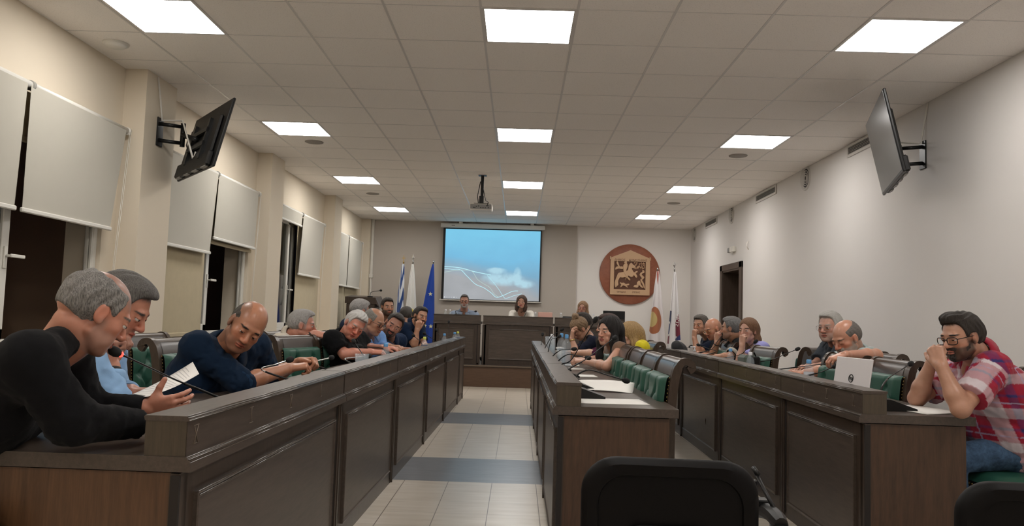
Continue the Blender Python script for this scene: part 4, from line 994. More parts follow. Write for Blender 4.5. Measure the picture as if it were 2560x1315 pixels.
# --- microphones (base point, head point)
A3 = at
MICS = [
 ('black microphone with a glowing red ring, held before the person in black', (-1.02, 2.75, ZT), tuple(at(300, 885, 2.33)), tuple(at(440, 950, 2.6)), 'foot', 0, True, False),
 ('silver-necked microphone in front of person in navy shirt, nearer', (-1.00, 3.55, ZT), tuple(at(716, 902, 3.75)), tuple(at(655, 925, 3.6)), 'foot', 0, False, True),
 ('silver-necked microphone beside clasped hands, farther', (-.985, 4.22, ZT), tuple(at(824, 895, 4.5)), tuple(at(776, 908, 4.25)), 'foot', 0, False, True),
 ('silver-necked microphone above the clear glass and meter', (-.965, 4.72, ZT), tuple(at(918, 890, 5.1)), tuple(at(862, 898, 4.8)), 'foot', 0, False, True),
 ('black microphone standing upright behind the clear glass', (-.99, 5.15, ZT), tuple(at(888, 858, 5.3)), None, 'foot', 0, False, False),
 ('black microphone bending left over the arm of person in black polo', (-.93, 5.62, ZT), tuple(at(905, 866, 5.5)), tuple(at(958, 872, 5.6)), 'foot', 0, False, False),
 ('black microphone before yellow-capped bottle on left desks', (-.90, 7.45, ZT), tuple(at(1036, 841, 7.3)), tuple(at(1052, 855, 7.45)), 'foot', 0, False, False),
 ('black microphone leaning left near the blue flag', (-.87, 8.35, ZT), tuple(at(1064, 836, 8.2)), tuple(at(1085, 850, 8.35)), 'foot', 0, False, False),
 ('slim black microphone upright before left platform desk', (-.85, 9.6, ZT), tuple(at(1122, 808, 9.8)), None, 'foot', 0, False, False),
 ('black microphone on far bend of left desks', (-.86, 9.0, ZT), tuple(at(1093, 829, 9.1)), None, 'foot', 0, False, False),
 ('black wedge microphone unit nearest on the middle desks, neck sweeping right', (.37, 3.98, ZT), tuple(at(1556, 949, 4.1)), tuple(at(1472, 925, 4.0)), 'box', 0, False, False),
 ('black wedge microphone unit second on the middle desks, slanting past the face', (.36, 4.45, ZT), tuple(at(1532, 848, 4.75)), tuple(at(1462, 900, 4.5)), 'box', 0, False, False),
 ('tall thin microphone before person in brown top, head at eye level', (.35, 4.95, ZT), tuple(at(1484, 807, 4.75)), tuple(at(1428, 900, 4.9)), 'box', 0, False, False),
 ('black microphone crossing the hands of the person in brown sleeveless top', (.35, 5.35, ZT), tuple(at(1462, 893, 5.3)), tuple(at(1420, 886, 5.35)), 'box', 0, False, False),
 ('black microphone crossing wrists of purple sleeves', (.34, 6.0, ZT), tuple(at(1428, 873, 6.0)), tuple(at(1400, 876, 6.0)), 'box', 0, False, False),
 ('black microphone near the big water bottle, bent right', (.33, 6.7, ZT), tuple(at(1395, 842, 6.9)), tuple(at(1378, 850, 6.8)), 'box', 0, False, False),
 ('black microphone head above the carafes, middle desks', (.33, 7.5, ZT), tuple(at(1400, 827, 7.6)), tuple(at(1380, 840, 7.6)), 'box', 0, False, False),
 ('slim microphone at far end of the middle desks', (.32, 8.4, ZT), tuple(at(1356, 840, 8.5)), None, 'box', 0, False, False),
 ('black microphone before empty chair beside white laptop, neck crossing the green leather', (1.88, 3.86, ZT), tuple(at(2273, 912, 4.15)), tuple(at(2222, 945, 3.95)), 'box', 0, False, False),
 ('black microphone left of the white laptop, short arch', (1.74, 4.85, ZT), tuple(at(2080, 919, 4.9)), tuple(at(2050, 931, 4.9)), 'foot', 0, False, False),
 ('long black microphone lying level across the wrist of person in slate polo', (1.73, 5.5, ZT), tuple(at(2078, 907, 5.4)), tuple(at(2010, 916, 5.5)), 'foot', 0, False, False),
 ('black microphone with raised head against white wall, middle of right desks', (1.75, 6.25, ZT), tuple(at(1988, 875, 6.3)), tuple(at(1925, 900, 6.25)), 'foot', 0, False, False),
 ('black microphone at the chin of person in lilac', (1.73, 6.95, ZT), tuple(at(1884, 858, 7.0)), tuple(at(1846, 888, 7.0)), 'foot', 0, False, False),
 ('black microphone before the person in black polo, right row', (1.74, 7.55, ZT), tuple(at(1750, 864, 7.8)), tuple(at(1790, 880, 7.6)), 'foot', 0, False, False),
 ('black microphone held near the hand of person in black polo, right row', (1.76, 7.95, ZT), tuple(at(1806, 838, 7.9)), tuple(at(1775, 875, 7.9)), 'foot', 0, False, False),
 ('black microphone behind the black bag', (1.78, 8.7, ZT), tuple(at(1722, 868, 8.7)), None, 'foot', 0, False, False),
 ('black microphone in front of person in pale blue shirt on platform', (-1.05, 13.0, 1.165), tuple(at(1186, 779, 12.95)), tuple(at(1168, 781, 13.0)), 'foot', 0, False, False),
 ('black microphone in front of the mouth of person in white jacket', (.10, 13.05, 1.062), tuple(at(1299, 768, 13.05)), tuple(at(1316, 775, 13.05)), 'foot', 0, False, False),
]
for lab, b_, h_, bend, kd, rz, lit, sil in MICS:
    mic(lab, b_, h_, bend, kd, rz, lit, sil)
# --- bottles and glasses
B = [('blue-capped water bottle beside the forearm of person in black polo', (-.93, 5.45, ZT), 'capblue', None), ('yellow-capped bottle with navy label on the left desks', (-.88, 7.3, ZT), 'capyel', 'lblnavy'),
 ('clear bottle with pale cap at far part of left desks', (-.84, 8.85, ZT), 'capblue', None), ('pale blue bottle near the far end of left desks', (-.80, 9.8, ZT), 'capblue', 'lblwhite'), ('yellow-capped bottle at the far end of the left desks', (-.79, 10.2, ZT), 'capyel', 'lblnavy'),
 ('blue-capped clear bottle before the person in lilac, left of grey pouch', (1.84, 6.65, ZT), 'capblue', None), ('white-capped clear bottle right of grey pouch', (1.80, 5.95, ZT), 'capwhite', None),
 ('bottle with blue pencil-like straw behind the white laptop', (1.86, 4.92, ZT), 'capblue', 'lblwhite')]
for lab, loc, cap, lb in B: plain_bottle(lab, loc, cap, label=lb)
for lab, loc in (('large clear water bottle with blue cap, nearer of the pair on middle desks', (.42, 6.55, ZT)), ('large clear water bottle, farther of the pair on the middle desks', (.40, 6.95, ZT))):
    plain_bottle(lab, loc, 'capblue', h=.27, r_=.042, name='large_water_bottle')
plain_bottle('large clear bottle beside the carafe at the far middle desks', (.36, 8.0, ZT), 'capwhite', h=.24, r_=.04, name='large_water_bottle')
for px, lab in ((1112, 'small clear bottle on the left platform desk, left one'), (1123, 'small clear bottle on the left platform desk, right one'), (1339, 'small clear bottle left of the pink tissue box'), (1404, 'small clear bottle right of the pink tissue box'), (1486, 'small clear bottle beside the person with red glasses')):
    p = at(px, 780, 12.95); plain_bottle(lab, (p.x, 13.1, 1.062), 'capwhite', h=.19)
def tumbler(lab, loc, h=.1, r0=.028, r1=.036, name='drinking_glass'):
    r = thing(name, lab, 'glass', loc, 0, 'clear drinking glasses')
    MB().lathe([(.001, .004), (r0, .004), (r1, h), (r1-.002, h), (r0-.003, .009), (.001, .009)], 20).build('tumbler', 'pet', r); return r
def tissue(): 
    p = at(1362, 790, 13.0); r = thing('tissue_box', 'pink tissue box on the centre platform desk', 'box', (p.x, 12.82, 1.165))
    MB().box((-.12, -.04, 0), (.12, .05, .085), bev=.006).build('carton', mat('pink_card', (.62, .36, .30), .6), r); MB().box((-.06, -.02, .083), (.06, .02, .087)).build('opening', 'gap', r)
tissue()
tumbler('upturned clear glass on the white meter box, left desks', (-.99, 4.92, ZT+.052), h=.085, r0=.038, r1=.046)
r = thing('meter_box', 'small white box with round black dials under the upturned glass', 'device', (-.99, 4.92, ZT))
MB().box((-.055, -.06, 0), (.055, .06, .052), bev=.004).build('case', 'white', r)
k_ = MB()
for yy, rr in ((-.035, .011), (.0, .006), (.022, .006), (.042, .007)): k_.tube([(.055, yy, .024), (.060, yy, .024)], rr, 14)
for yy in (-.02, .01, .03): k_.box((.0545, yy, .038), (.0565, yy+.01, .042))
k_.tube([(.01, -.0605, .024), (.01, -.064, .024)], .012, 14).tube([(-.03, -.0605, .03), (-.03, -.063, .03)], .005, 10).box((.03, -.063, .02), (.045, -.0605, .03)); k_.build('dial', 'black', r)
for k, (x, y, lab) in enumerate(((.42, 7.45, 'white coffee cup among glasses of the middle desks'), (.44, 7.9, 'white coffee cup farther on the middle desks'))):
    r = thing('coffee_cup', lab, 'cup', (x, y, ZT)); MB().lathe([(.001, .004), (.028, 0), (.040, .10), (.038, .10), (.026, .008), (.001, .008)], 18).build('body', 'white', r); MB().lathe([(.041, .098), (.042, .108), (.02, .112), (.001, .112)], 18).build('lid', 'black' if k == 0 else 'white', r)
r = thing('brown_carton', 'small orange-brown carton between bottles on the middle desks', 'box', (.47, 7.1, ZT)); MB().box((-.035, -.03, 0), (.035, .03, .10), bev=.003).build('carton', mat('orange_card', (.34, .13, .05), .6), r)
tumbler('round clear carafe at the far end of middle desks', (.37, 8.6, ZT), h=.2, r0=.05, r1=.06, name='glass_carafe')
# --- white laptop
lp = thing('laptop', 'white laptop open on the near right desk, its lid toward the aisle', 'laptop', (1.762, 4.09, ZR), .0)
M['lapwhite'] = mat('laptop_white', (.74, .71, .72), .3)
tl = Matrix.Rotation(.12, 4, 'Z')
MB().box((.0, -.17, -.108), (.235, .17, -.094), tl, bev=.004).build('base', 'lapwhite', lp)
MB().box((.03, -.155, -.094), (.15, .155, -.0925), tl).build('keyboard', 'black', lp)
Tl = tl @ TR((-.004, 0, -.096), ry=.16)
MB().box((-.008, -.17, 0), (0, .17, .232), Tl, bev=.003).build('lid', 'lapwhite', lp); MB().box((0, -.16, .01), (.0008, .16, .222), Tl).build('screen', 'tvscr', lp)
lg = MB(); P = [(-.0095, .020*math.cos(a), .122+.020*math.sin(a)) for a in np.linspace(0, 2*PI, 25)]; lg.tube(P, .0022, 6, T=Tl)
vs, fs = text_mesh('hp', .030, .0006); lg.add([(-.0095+c_, -a_, .124+b_) for a_, b_, c_ in vs], fs, T=Tl); lg.build('logo', 'black', lp)
# --- grey pouch, black camera bag strap, bag, consoles
r = thing('grey_pouch', 'small grey-green zipped pouch standing on right desk before the lilac top', 'pouch', (1.85, 6.28, ZT), .1)
MB().box((-.03, -.085, 0), (.04, .085, .155), bev=.022).build('body', fabric('pouch_cloth', (.10, .12, .10), .7), r); MB().box((-.033, -.07, .085), (-.028, .07, .092)).build('zip', 'black', r); MB().box((-.034, -.06, .02), (-.029, .06, .07), bev=.004).build('pocket', 'grey', r)
r = thing('camera_case', 'black strap and small case standing beside the grey pouch', 'case', (1.90, 6.14, ZT), .2)
MB().box((-.03, -.03, 0), (.03, .03, .15), bev=.012).build('body', 'black', r); MB().tube([(-.03, -.02, .13), (-.05, -.01, .17), (0, .03, .18), (.03, .03, .12)], .006).build('strap', 'black', r)
# black backpack on the far right desk
r = thing('black_backpack', 'black backpack slumped on the far end of right desks', 'bag', (1.80, 8.5, ZT), .2)
P = []
for i in range(15):
    s_ = i/14; row = []
    for j in range(25):
        a = 2*PI*j/24; rr = math.sin(PI*min(1, s_*1.0+.0))**.5 if s_ > .5 else 1-.1*(1-s_*2); rr = rr if s_ < 1 else .02
        z_ = .20*s_; row.append(((.085*rr+.012*math.sin(3*a+s_*5))*math.cos(a)-.03*s_, (.11*rr+.012*math.sin(4*a+2))*math.sin(a)+.02*s_, z_))
    P.append(row)
MB().grid(P).build('body', fabric('bag_cloth', (.010, .010, .012), .7, 300), r); MB().tube([(-.08, -.1, .03), (-.14, -.06, .02), (-.15, .05, .012), (-.08, .12, .03)], .012).build('strap', 'black', r)
# sanitizer bottle
r = thing('pump_bottle', 'clear pump bottle of hand gel with white pump at the far right desk', 'bottle', (1.83, 7.95, ZT))
MB().lathe([(.001, 0), (.03, 0), (.03, .09), (.022, .105), (.012, .112)], 16).build('bottle_body', 'pet', r); MB().tube([(0, 0, .11), (0, 0, .15)], .007).box((-.045, -.007, .145), (.01, .007, .158), bev=.003).lathe([(.001, .108), (.014, .108), (.014, .125), (.001, .125)], 12).build('pump', 'capwhite', r)
# platform: laptop, monitors, office chairs
p = at(1536, 780, 12.95); lp = thing('dark_laptop', 'dark laptop open on the right platform desk, lid facing the room', 'laptop', (p.x, 13.0, 1.165))
MB().box((-.18, .03, -.10), (.18, .26, -.085)).build('base', 'black', lp); MB().box((-.185, -.01, -.09), (.185, .002, .145), bev=.004).build('lid', 'black', lp)
p = at(1501, 790, 12.95); r = thing('desk_phone', 'small black box between person with red glasses and dark laptop', 'device', (p.x, 13.0, 1.062)); MB().box((-.045, -.02, 0), (.045, .04, .15), bev=.01).build('case', 'black', r); MB().box((-.035, -.022, .05), (.035, -.0195, .13)).build('screen', 'tvscr', r)
r = thing('document_folder', 'dark flat folder lying before the person in white jacket', 'folder', (-.26, 13.08, 1.062)); MB().box((-.12, -.06, 0), (.12, .14, .012), TR(rx=.35)).build('cover', 'black', r); MB().box((-.11, -.055, .012), (.11, .13, .014), TR(rx=.35)).build('pages', 'paper', r)
def office_chair(lab, x, y, z):
    r = thing('office_chair', lab, 'chair', (x, y, z), 0, 'black office chairs on the platform')
    MB().box((-.22, .18, .50), (.22, .24, .84), bev=.03).build('backrest', 'black', r); MB().box((-.25, -.25, .45), (.25, .2, .52), bev=.03).build('seat', 'black', r)
    MB().tube([(0, 0, .08), (0, 0, .46)], .03, 12).build('column', 'blackm', r); b = MB()
    for k in range(5): b.tube([(0, 0, .09), (.28*math.cos(k*2*PI/5), .28*math.sin(k*2*PI/5), .05)], .018, 8).sphere((.28*math.cos(k*2*PI/5), .28*math.sin(k*2*PI/5), .03), .03, 8)
    b.build('base', 'blackm', r); MB().tube([(.0, .1, .48), (0, .22, .6)], .02).build('bracket', 'blackm', r)
office_chair('black office chair behind the person in pale blue shirt on the platform', -.91, 13.75, .357); office_chair('black office chair behind the person in white jacket', .10, 13.85, .357); office_chair('black office chair behind the person with red glasses', 1.02, 13.9, .357)
# printed document held in hand
dd = thing('printed_document', 'printed white page held up by person in black at near left desk', 'paper', tuple(at(405, 955, 2.62)))
a, b_, c_, d_ = (at(498, 935, 2.75), at(482, 905, 2.85), at(305, 997, 2.55), at(368, 992, 2.42))
o_ = Vector(dd.location); q = [v-o_ for v in (a, b_, c_, d_)]
P = []
for i in range(9):
    u = i/8; row = []
    for j in range(7):
        v = j/6; p = (q[2]*(1-u)+q[1]*u)*(1-v)+(q[3]*(1-u)+q[0]*u)*v; row.append(p+Vector((0, 0, -.008*math.sin(PI*u))))
    P.append(row)
o = MB().grid(P).build('page', 'paper', dd, fix=False); s_ = o.modifiers.new('t', 'SOLIDIFY'); s_.thickness = .0006
pl = MB(); nrm = (q[1]-q[2]).cross(q[3]-q[2]).normalized(); nrm = nrm if nrm.z > 0 else -nrm
for k in range(16):
    u0 = .12+.05*k
    def PP(u, v): return (q[2]*(1-u)+q[1]*u)*(1-v)+(q[3]*(1-u)+q[0]*u)*v+Vector((0, 0, -.008*math.sin(PI*u)))+nrm*.0009
    pl.add([PP(u0, .1), PP(u0, .85 if k % 5 else .5), PP(u0+.012, .85 if k % 5 else .5), PP(u0+.012, .1)], [(0, 1, 2, 3)])
pl.build('printing', mat('faint_print', (.50, .49, .47), .8), dd, fix=False)
# ================================================================ bodies: smooth implicit surfaces meshed with surface nets
def _v(p): return np.array((p[0], p[1], p[2]), float)
class Rc:   # round cone a -> b
    def __init__(s, a, b, ra, rb=None, k=.02): s.a, s.b, s.ra, s.rb, s.k = _v(a), _v(b), ra, ra if rb is None else rb, k
    def lo(s): return np.minimum(s.a-s.ra, s.b-s.rb)
    def hi(s): return np.maximum(s.a+s.ra, s.b+s.rb)
    def d(s, P):
        ab = s.b-s.a; L = ab @ ab+1e-12; t = np.clip(((P-s.a) @ ab)/L, 0, 1)
        return np.linalg.norm(P-s.a-t[:, None]*ab, axis=1)-(s.ra+(s.rb-s.ra)*t)
class El:   # ellipsoid with rotation R (columns = axes)
    def __init__(s, c, r, R=None, k=.02): s.c, s.r, s.R, s.k = _v(c), _v(r), (np.eye(3) if R is None else np.array(R)), k
    def lo(s): return s.c-s.r.max()
    def hi(s): return s.c+s.r.max()
    def d(s, P):
        q = (P-s.c) @ s.R; k0 = np.linalg.norm(q/s.r, axis=1); k1 = np.linalg.norm(q/(s.r*s.r), axis=1)+1e-9
        return k0*(k0-1)/k1
class Bx:   # rounded box
    def __init__(s, c, h, R=None, rad=.01, k=.01): s.c, s.h, s.R, s.rad, s.k = _v(c), _v(h), (np.eye(3) if R is None else np.array(R)), rad, k
    def lo(s): return s.c-np.linalg.norm(s.h)
    def hi(s): return s.c+np.linalg.norm(s.h)
    def d(s, P):
        q = np.abs((P-s.c) @ s.R)-(s.h-s.rad); return np.linalg.norm(np.maximum(q, 0), axis=1)+np.minimum(q.max(1), 0)-s.rad
def smin(a, b, k):
    if k <= 0: return np.minimum(a, b)
    h = np.maximum(k-np.abs(a-b), 0)/k; return np.minimum(a, b)-h*h*k*.25
class Grp:
    """add: list of prims blended in order; cut: prims removed; clip: list of (point, normal) half-spaces kept on the -normal side"""
    def __init__(s, add, cut=(), k=None, noise=None, clip=()):
        s.add, s.cut, s.k, s.nz, s.clip = list(add), list(cut), k, noise, clip
        s.l = np.min([p.lo() for p in s.add], 0); s.h = np.max([p.hi() for p in s.add], 0)
    def d(s, P, full=True):
        out = None
        for p in s.add:
            v = p.d(P); out = v if out is None else smin(out, v, p.k)
        if s.nz is not None: out = out+s.nz(P)
        for p in s.cut: out = -smin(-out, p.d(P), p.k)
        for (c, n) in s.clip: out = np.maximum(out, (P-_v(c)) @ _v(n))
        return out
def boxdist(P, l, h): return np.linalg.norm(np.maximum(np.maximum(l-P, P-h), 0), axis=1)
def field(groups, P, k=.012):
    out = None
    for g in groups:
        bd = boxdist(P, g.l, g.h); near = bd < .05
        v = bd+.01
        if near.any(): v[near] = g.d(P[near])
        out = v if out is None else smin(out, v, k)
    return out
def nets(groups, res, kk=.012, B=10):
    lo = np.min([g.l for g in groups], 0)-.03; hi = np.max([g.h for g in groups], 0)+.03
    nb = np.ceil((hi-lo)/(res*B)).astype(int)
    I = np.stack(np.meshgrid(*[np.arange(n) for n in nb], indexing='ij'), -1).reshape(-1, 3)
    C = lo+(I+.5)*res*B
    keep = np.abs(field(groups, C, kk)) < res*B*.5*1.7320508*1.35+.012
    I = I[keep]
    n1 = B+1; off = np.stack(np.meshgrid(*[np.arange(n1)]*3, indexing='ij'), -1).reshape(-1, 3)
    VV = np.full((len(I), n1**3), .08); C = lo+(I+.5)*res*B; hd = res*B*.87+.03
    for g in groups:
        sel = np.nonzero(boxdist(C, g.l, g.h) < hd)[0]
        for s in range(0, len(sel), 80):
            q = sel[s:s+80]; P = (lo+(I[q][:, None, :]*B+off[None])*res).reshape(-1, 3)
            VV[q] = smin(VV[q], g.d(P).reshape(len(q), -1), kk)
    VV = VV.reshape(-1, n1, n1, n1)
    N = nb*B+2
    def gid(a): return (a[:, 0]*N[1]+a[:, 1])*N[2]+a[:, 2]
    sg = VV < 0
    # cells with sign change
    cor = [sg[:, a:a+B, b:b+B, c:c+B] for a in (0, 1) for b in (0, 1) for c in (0, 1)]
    cnt = sum(c.astype(np.int8) for c in cor); act = (cnt > 0) & (cnt < 8)
    bi, ci, cj, ck = np.nonzero(act)
    cell = I[bi]*B+np.stack((ci, cj, ck), 1)
    val = np.stack([VV[bi, ci+a, cj+b, ck+c] for a in (0, 1) for b in (0, 1) for c in (0, 1)], 1)
    cp = np.array([(a, b, c) for a in (0, 1) for b in (0, 1) for c in (0, 1)], float)
    acc = np.zeros((len(cell), 3)); wn = np.zeros(len(cell))
    for p in range(8):
        for q in range(p+1, 8):
            if np.abs(cp[p]-cp[q]).sum() != 1: continue
            a, b = val[:, p], val[:, q]; m = (a < 0) != (b < 0); t = np.where(m, a/np.where(m, a-b, 1), 0)
            acc += m[:, None]*(cp[p]+(cp[q]-cp[p])*t[:, None]); wn += m
    V = lo+(cell+acc/wn[:, None])*res
    ids = gid(cell); order = np.argsort(ids); sid = ids[order]
    F = []
    for ax in range(3):
        d = np.zeros(3, int); d[ax] = 1; u, w = (ax+1) % 3, (ax+2) % 3; du = np.zeros(3, int); du[u] = 1; dw = np.zeros(3, int); dw[w] = 1
        A = sg[:, :B, :B, :B]; S = [slice(0, B)]*3; S[ax] = slice(1, B+1); Bn = sg[:, S[0], S[1], S[2]]
        e = A != Bn; bi, ci, cj, ck = np.nonzero(e); c0 = I[bi]*B+np.stack((ci, cj, ck), 1); ins = A[bi, ci, cj, ck]
        q = [c0, c0-du, c0-du-dw, c0-dw]; idx = []
        ok = np.ones(len(c0), bool)
        for c in q:
            g_ = gid(c); k = np.searchsorted(sid, g_); k = np.clip(k, 0, len(sid)-1); ok &= sid[k] == g_; idx.append(order[k])
        Q = np.stack(idx, 1)[ok]; ins = ins[ok]; Q[~ins] = Q[~ins][:, ::-1]; F.append(Q)
    return V, np.concatenate(F)
def mesh_np(name, V, F, m, parent, col=None):
    me = bpy.data.meshes.new(name); me.vertices.add(len(V)); me.vertices.foreach_set('co', V.astype(np.float32).ravel())
    me.loops.add(F.size); me.loops.foreach_set('vertex_index', F.astype(np.int32).ravel()); me.polygons.add(len(F))
    me.polygons.foreach_set('loop_start', np.arange(0, F.size, 4, dtype=np.int32)); me.update(calc_edges=True)
    me.polygons.foreach_set('use_smooth', np.ones(len(F), bool))
    if col is not None:
        at_ = me.color_attributes.new('Tint', 'FLOAT_COLOR', 'POINT'); at_.data.foreach_set('color', np.c_[col, np.ones(len(col))].astype(np.float32).ravel())
    me.materials.append(m); o = bpy.data.objects.new(name, me); COL.objects.link(o); o.parent = parent
    return o
def skin_mat(name, rough=.36):
    m = mat(name, (.5, .3, .2), rough, spec=.45, sss=.10); t = NT(m)
    a = t.n('ShaderNodeAttribute'); a.attribute_name = 'Tint'; v = t.coord('Object')
    n_ = t.noise(v, 60, 3); mx = t.n('ShaderNodeMix', data_type='RGBA', blend_type='MULTIPLY'); mx.inputs[0].default_value = .35
    t.l(a.outputs['Color'], mx.inputs[6]); t.l(t.ramp(n_, [(.3, (.78, .70, .68)), (.7, (1, 1, 1))]), mx.inputs[7]); t.base(mx.outputs[2])
    t.bump(t.noise(v, 420, 3), .12, .001); return m
M['skin'] = skin_mat('skin')
_hm = {}
def hair_mat(c, mixc=None, grain=(120, 120, 18)):
    k = (c, mixc)
    if k in _hm: return _hm[k]
    m = mat('hair', c, .55, spec=.4); t = NT(m); v = t.coord('Object', grain)
    n_ = t.noise(v, 3.2, 5, .65); c2 = mixc or tuple(min(1, x*1.9+.01) for x in c)
    t.base(t.ramp(n_, [(.36, c), (.62, c2)])); t.bump(n_, .9, .006); _hm[k] = m; return m
_cm = {}
def cloth_mat(c, name='shirt_cloth', kind='plain'):
    k = (c, kind)
    if k in _cm: return _cm[k]
    m = fabric(name, c, .9, 700, .03 if max(c) < .1 else .15, .2); m.node_tree.nodes['Principled BSDF'].inputs['Specular IOR Level'].default_value = .12; t = NT(m)
    v = t.coord('Object'); a = t.noise(v, 9, 3, .5); b = t.noise(v, 700, 1)
    t.bump(t.math('ADD', t.math('MULTIPLY', a, 1.0), t.math('MULTIPLY', b, .04)), .45, .03)
    if kind == 'plaid':
        att = t.n('ShaderNodeAttribute'); att.attribute_name = 'Tint'; t.base(att.outputs['Color'])
    if kind == 'denim':
        t.base(t.ramp(t.noise(v, 24, 6, .7), [(.35, c), (.65, tuple(x*2.6 for x in c))]))
    _cm[k] = m; return m
def wob(amp, sc, seed=0.):
    r = np.random.RandomState(int(seed*7)+1); K = r.normal(size=(6, 3)); K = K/np.linalg.norm(K, axis=1)[:, None]*np.array([1, 1.4, 1.9, 2.6, 3.3, 4.1])[:, None]*sc; ph = r.rand(6)*6
    w = np.array([1, .9, .7, .5, .35, .25])
    def f(P):
        o = 0
        for i in range(6): o = o+w[i]*np.sin(P @ K[i]+ph[i]+1.3*np.sin(P @ K[(i+2) % 6]*.7))
        return amp*o/2.2
    return f
def ridge(amp, sc, seed=0.):
    g = wob(1, sc, seed)
    def f(P):
        x = g(P); return amp*(np.abs(x)-.35)
    return f
# ---------------------------------------------------------------- a head in its own frame (x right, y forward, z up), eyes at z = 0
def frame(fwd, up=(0, 0, 1)):
    f = Vector(fwd).normalized(); u = Vector(up); r = f.cross(u).normalized(); u = r.cross(f).normalized()
    return np.array([[r.x, f.x, u.x], [r.y, f.y, u.y], [r.z, f.z, u.z]])   # columns right, forward, up
def head_prims(T, s, fem=False, gaunt=0., nose=1., mouth_open=0., lids=.25, ears=True, jaw=1.):
    """T(local)->world point; R rotation; returns Grp"""
    R = T[0]; o = T[1]
    def W(x, y, z): return o+R @ (np.array((x, y, z))*s)
    E = lambda c, r, k=.02: El(W(*c), np.array(r)*s, R, k*s)
    C = lambda a, b, ra, rb=None, k=.01: Rc(W(*a), W(*b), ra*s, (rb if rb is not None else ra)*s, k*s)
    jw = (.90 if fem else 1.)*jaw
    A = [E((0, -.020, .032), (.0745, .094, .084)), E((0, -.062, .005), (.060, .050, .058), .03), E((0, .022, -.022), (.060*jw, .062, .082), .03),
         E((0, .030, -.070), (.047*jw, .045, .036), .028), E((0, .068, -.094), (.019, .015, .014), .022),
         E((.040, .050, -.022), (.022, .020, .018), .022), E((-.040, .050, -.022), (.022, .020, .018), .022),
         C((-.052*jw, -.002, -.060), (-.022, .058, -.092), .016, .014, .02), C((.052*jw, -.002, -.060), (.022, .058, -.092), .016, .014, .02),
         C((-.034, .074, .020), (.034, .074, .020), .0095 if not fem else .007, None, .016),
         C((0, .082, .008), (0, .101*1., -.026), .0065, .0105*nose, .008), E((0, .0985, -.031), (.0125*nose, .0120*nose, .0100), .006),
         E((.0125*nose, .090, -.033), (.0075, .010, .0075), .005), E((-.0125*nose, .090, -.033), (.0075, .010, .0075), .005)]
    if gaunt < 1: A += [E((.036, .058, -.060), (.018, .016, .020), .02), E((-.036, .058, -.060), (.018, .016, .020), .02)]
    if ears:
        for sx in (-1, 1):
            A.append(E((sx*.0765, -.008, -.004), (.0075, .0185, .0290), .006)); A.append(E((sx*.074, .000, -.026), (.006, .009, .010), .006))
    cut = [E((sx*.031, .094, .001), (.0145, .017, .0105), .012) for sx in (-1, 1)]

    if ears: cut += [E((sx*.0855, -.006, -.001), (.0050, .0095, .0160), .004) for sx in (-1, 1)]
    G = [Grp(A, cut)]
    L = [E((0, .0825, -.0555), (.0225, .0105, .0052), .004), E((0, .081, -.0665-mouth_open*.01), (.0185, .0110, .0066), .004), E((0, .084, -.0550), (.009, .0105, .0048), .004)]
    G.append(Grp(L))
    for sx in (-1, 1):   # lids
        c = W(sx*.031, .0725, .001); up_, fw_ = R[:, 2], R[:, 1]
        G.append(Grp([El(c, np.array((.0150, .0146, .0142))*s, R)], clip=[(c+up_*(-.0070+.0135*(1-lids))*s, -up_+fw_*-.18)]))
        G.append(Grp([El(c, np.array((.0148, .0142, .0140))*s, R)], clip=[(c-up_*.0068*s, up_-fw_*.1)]))
    return G
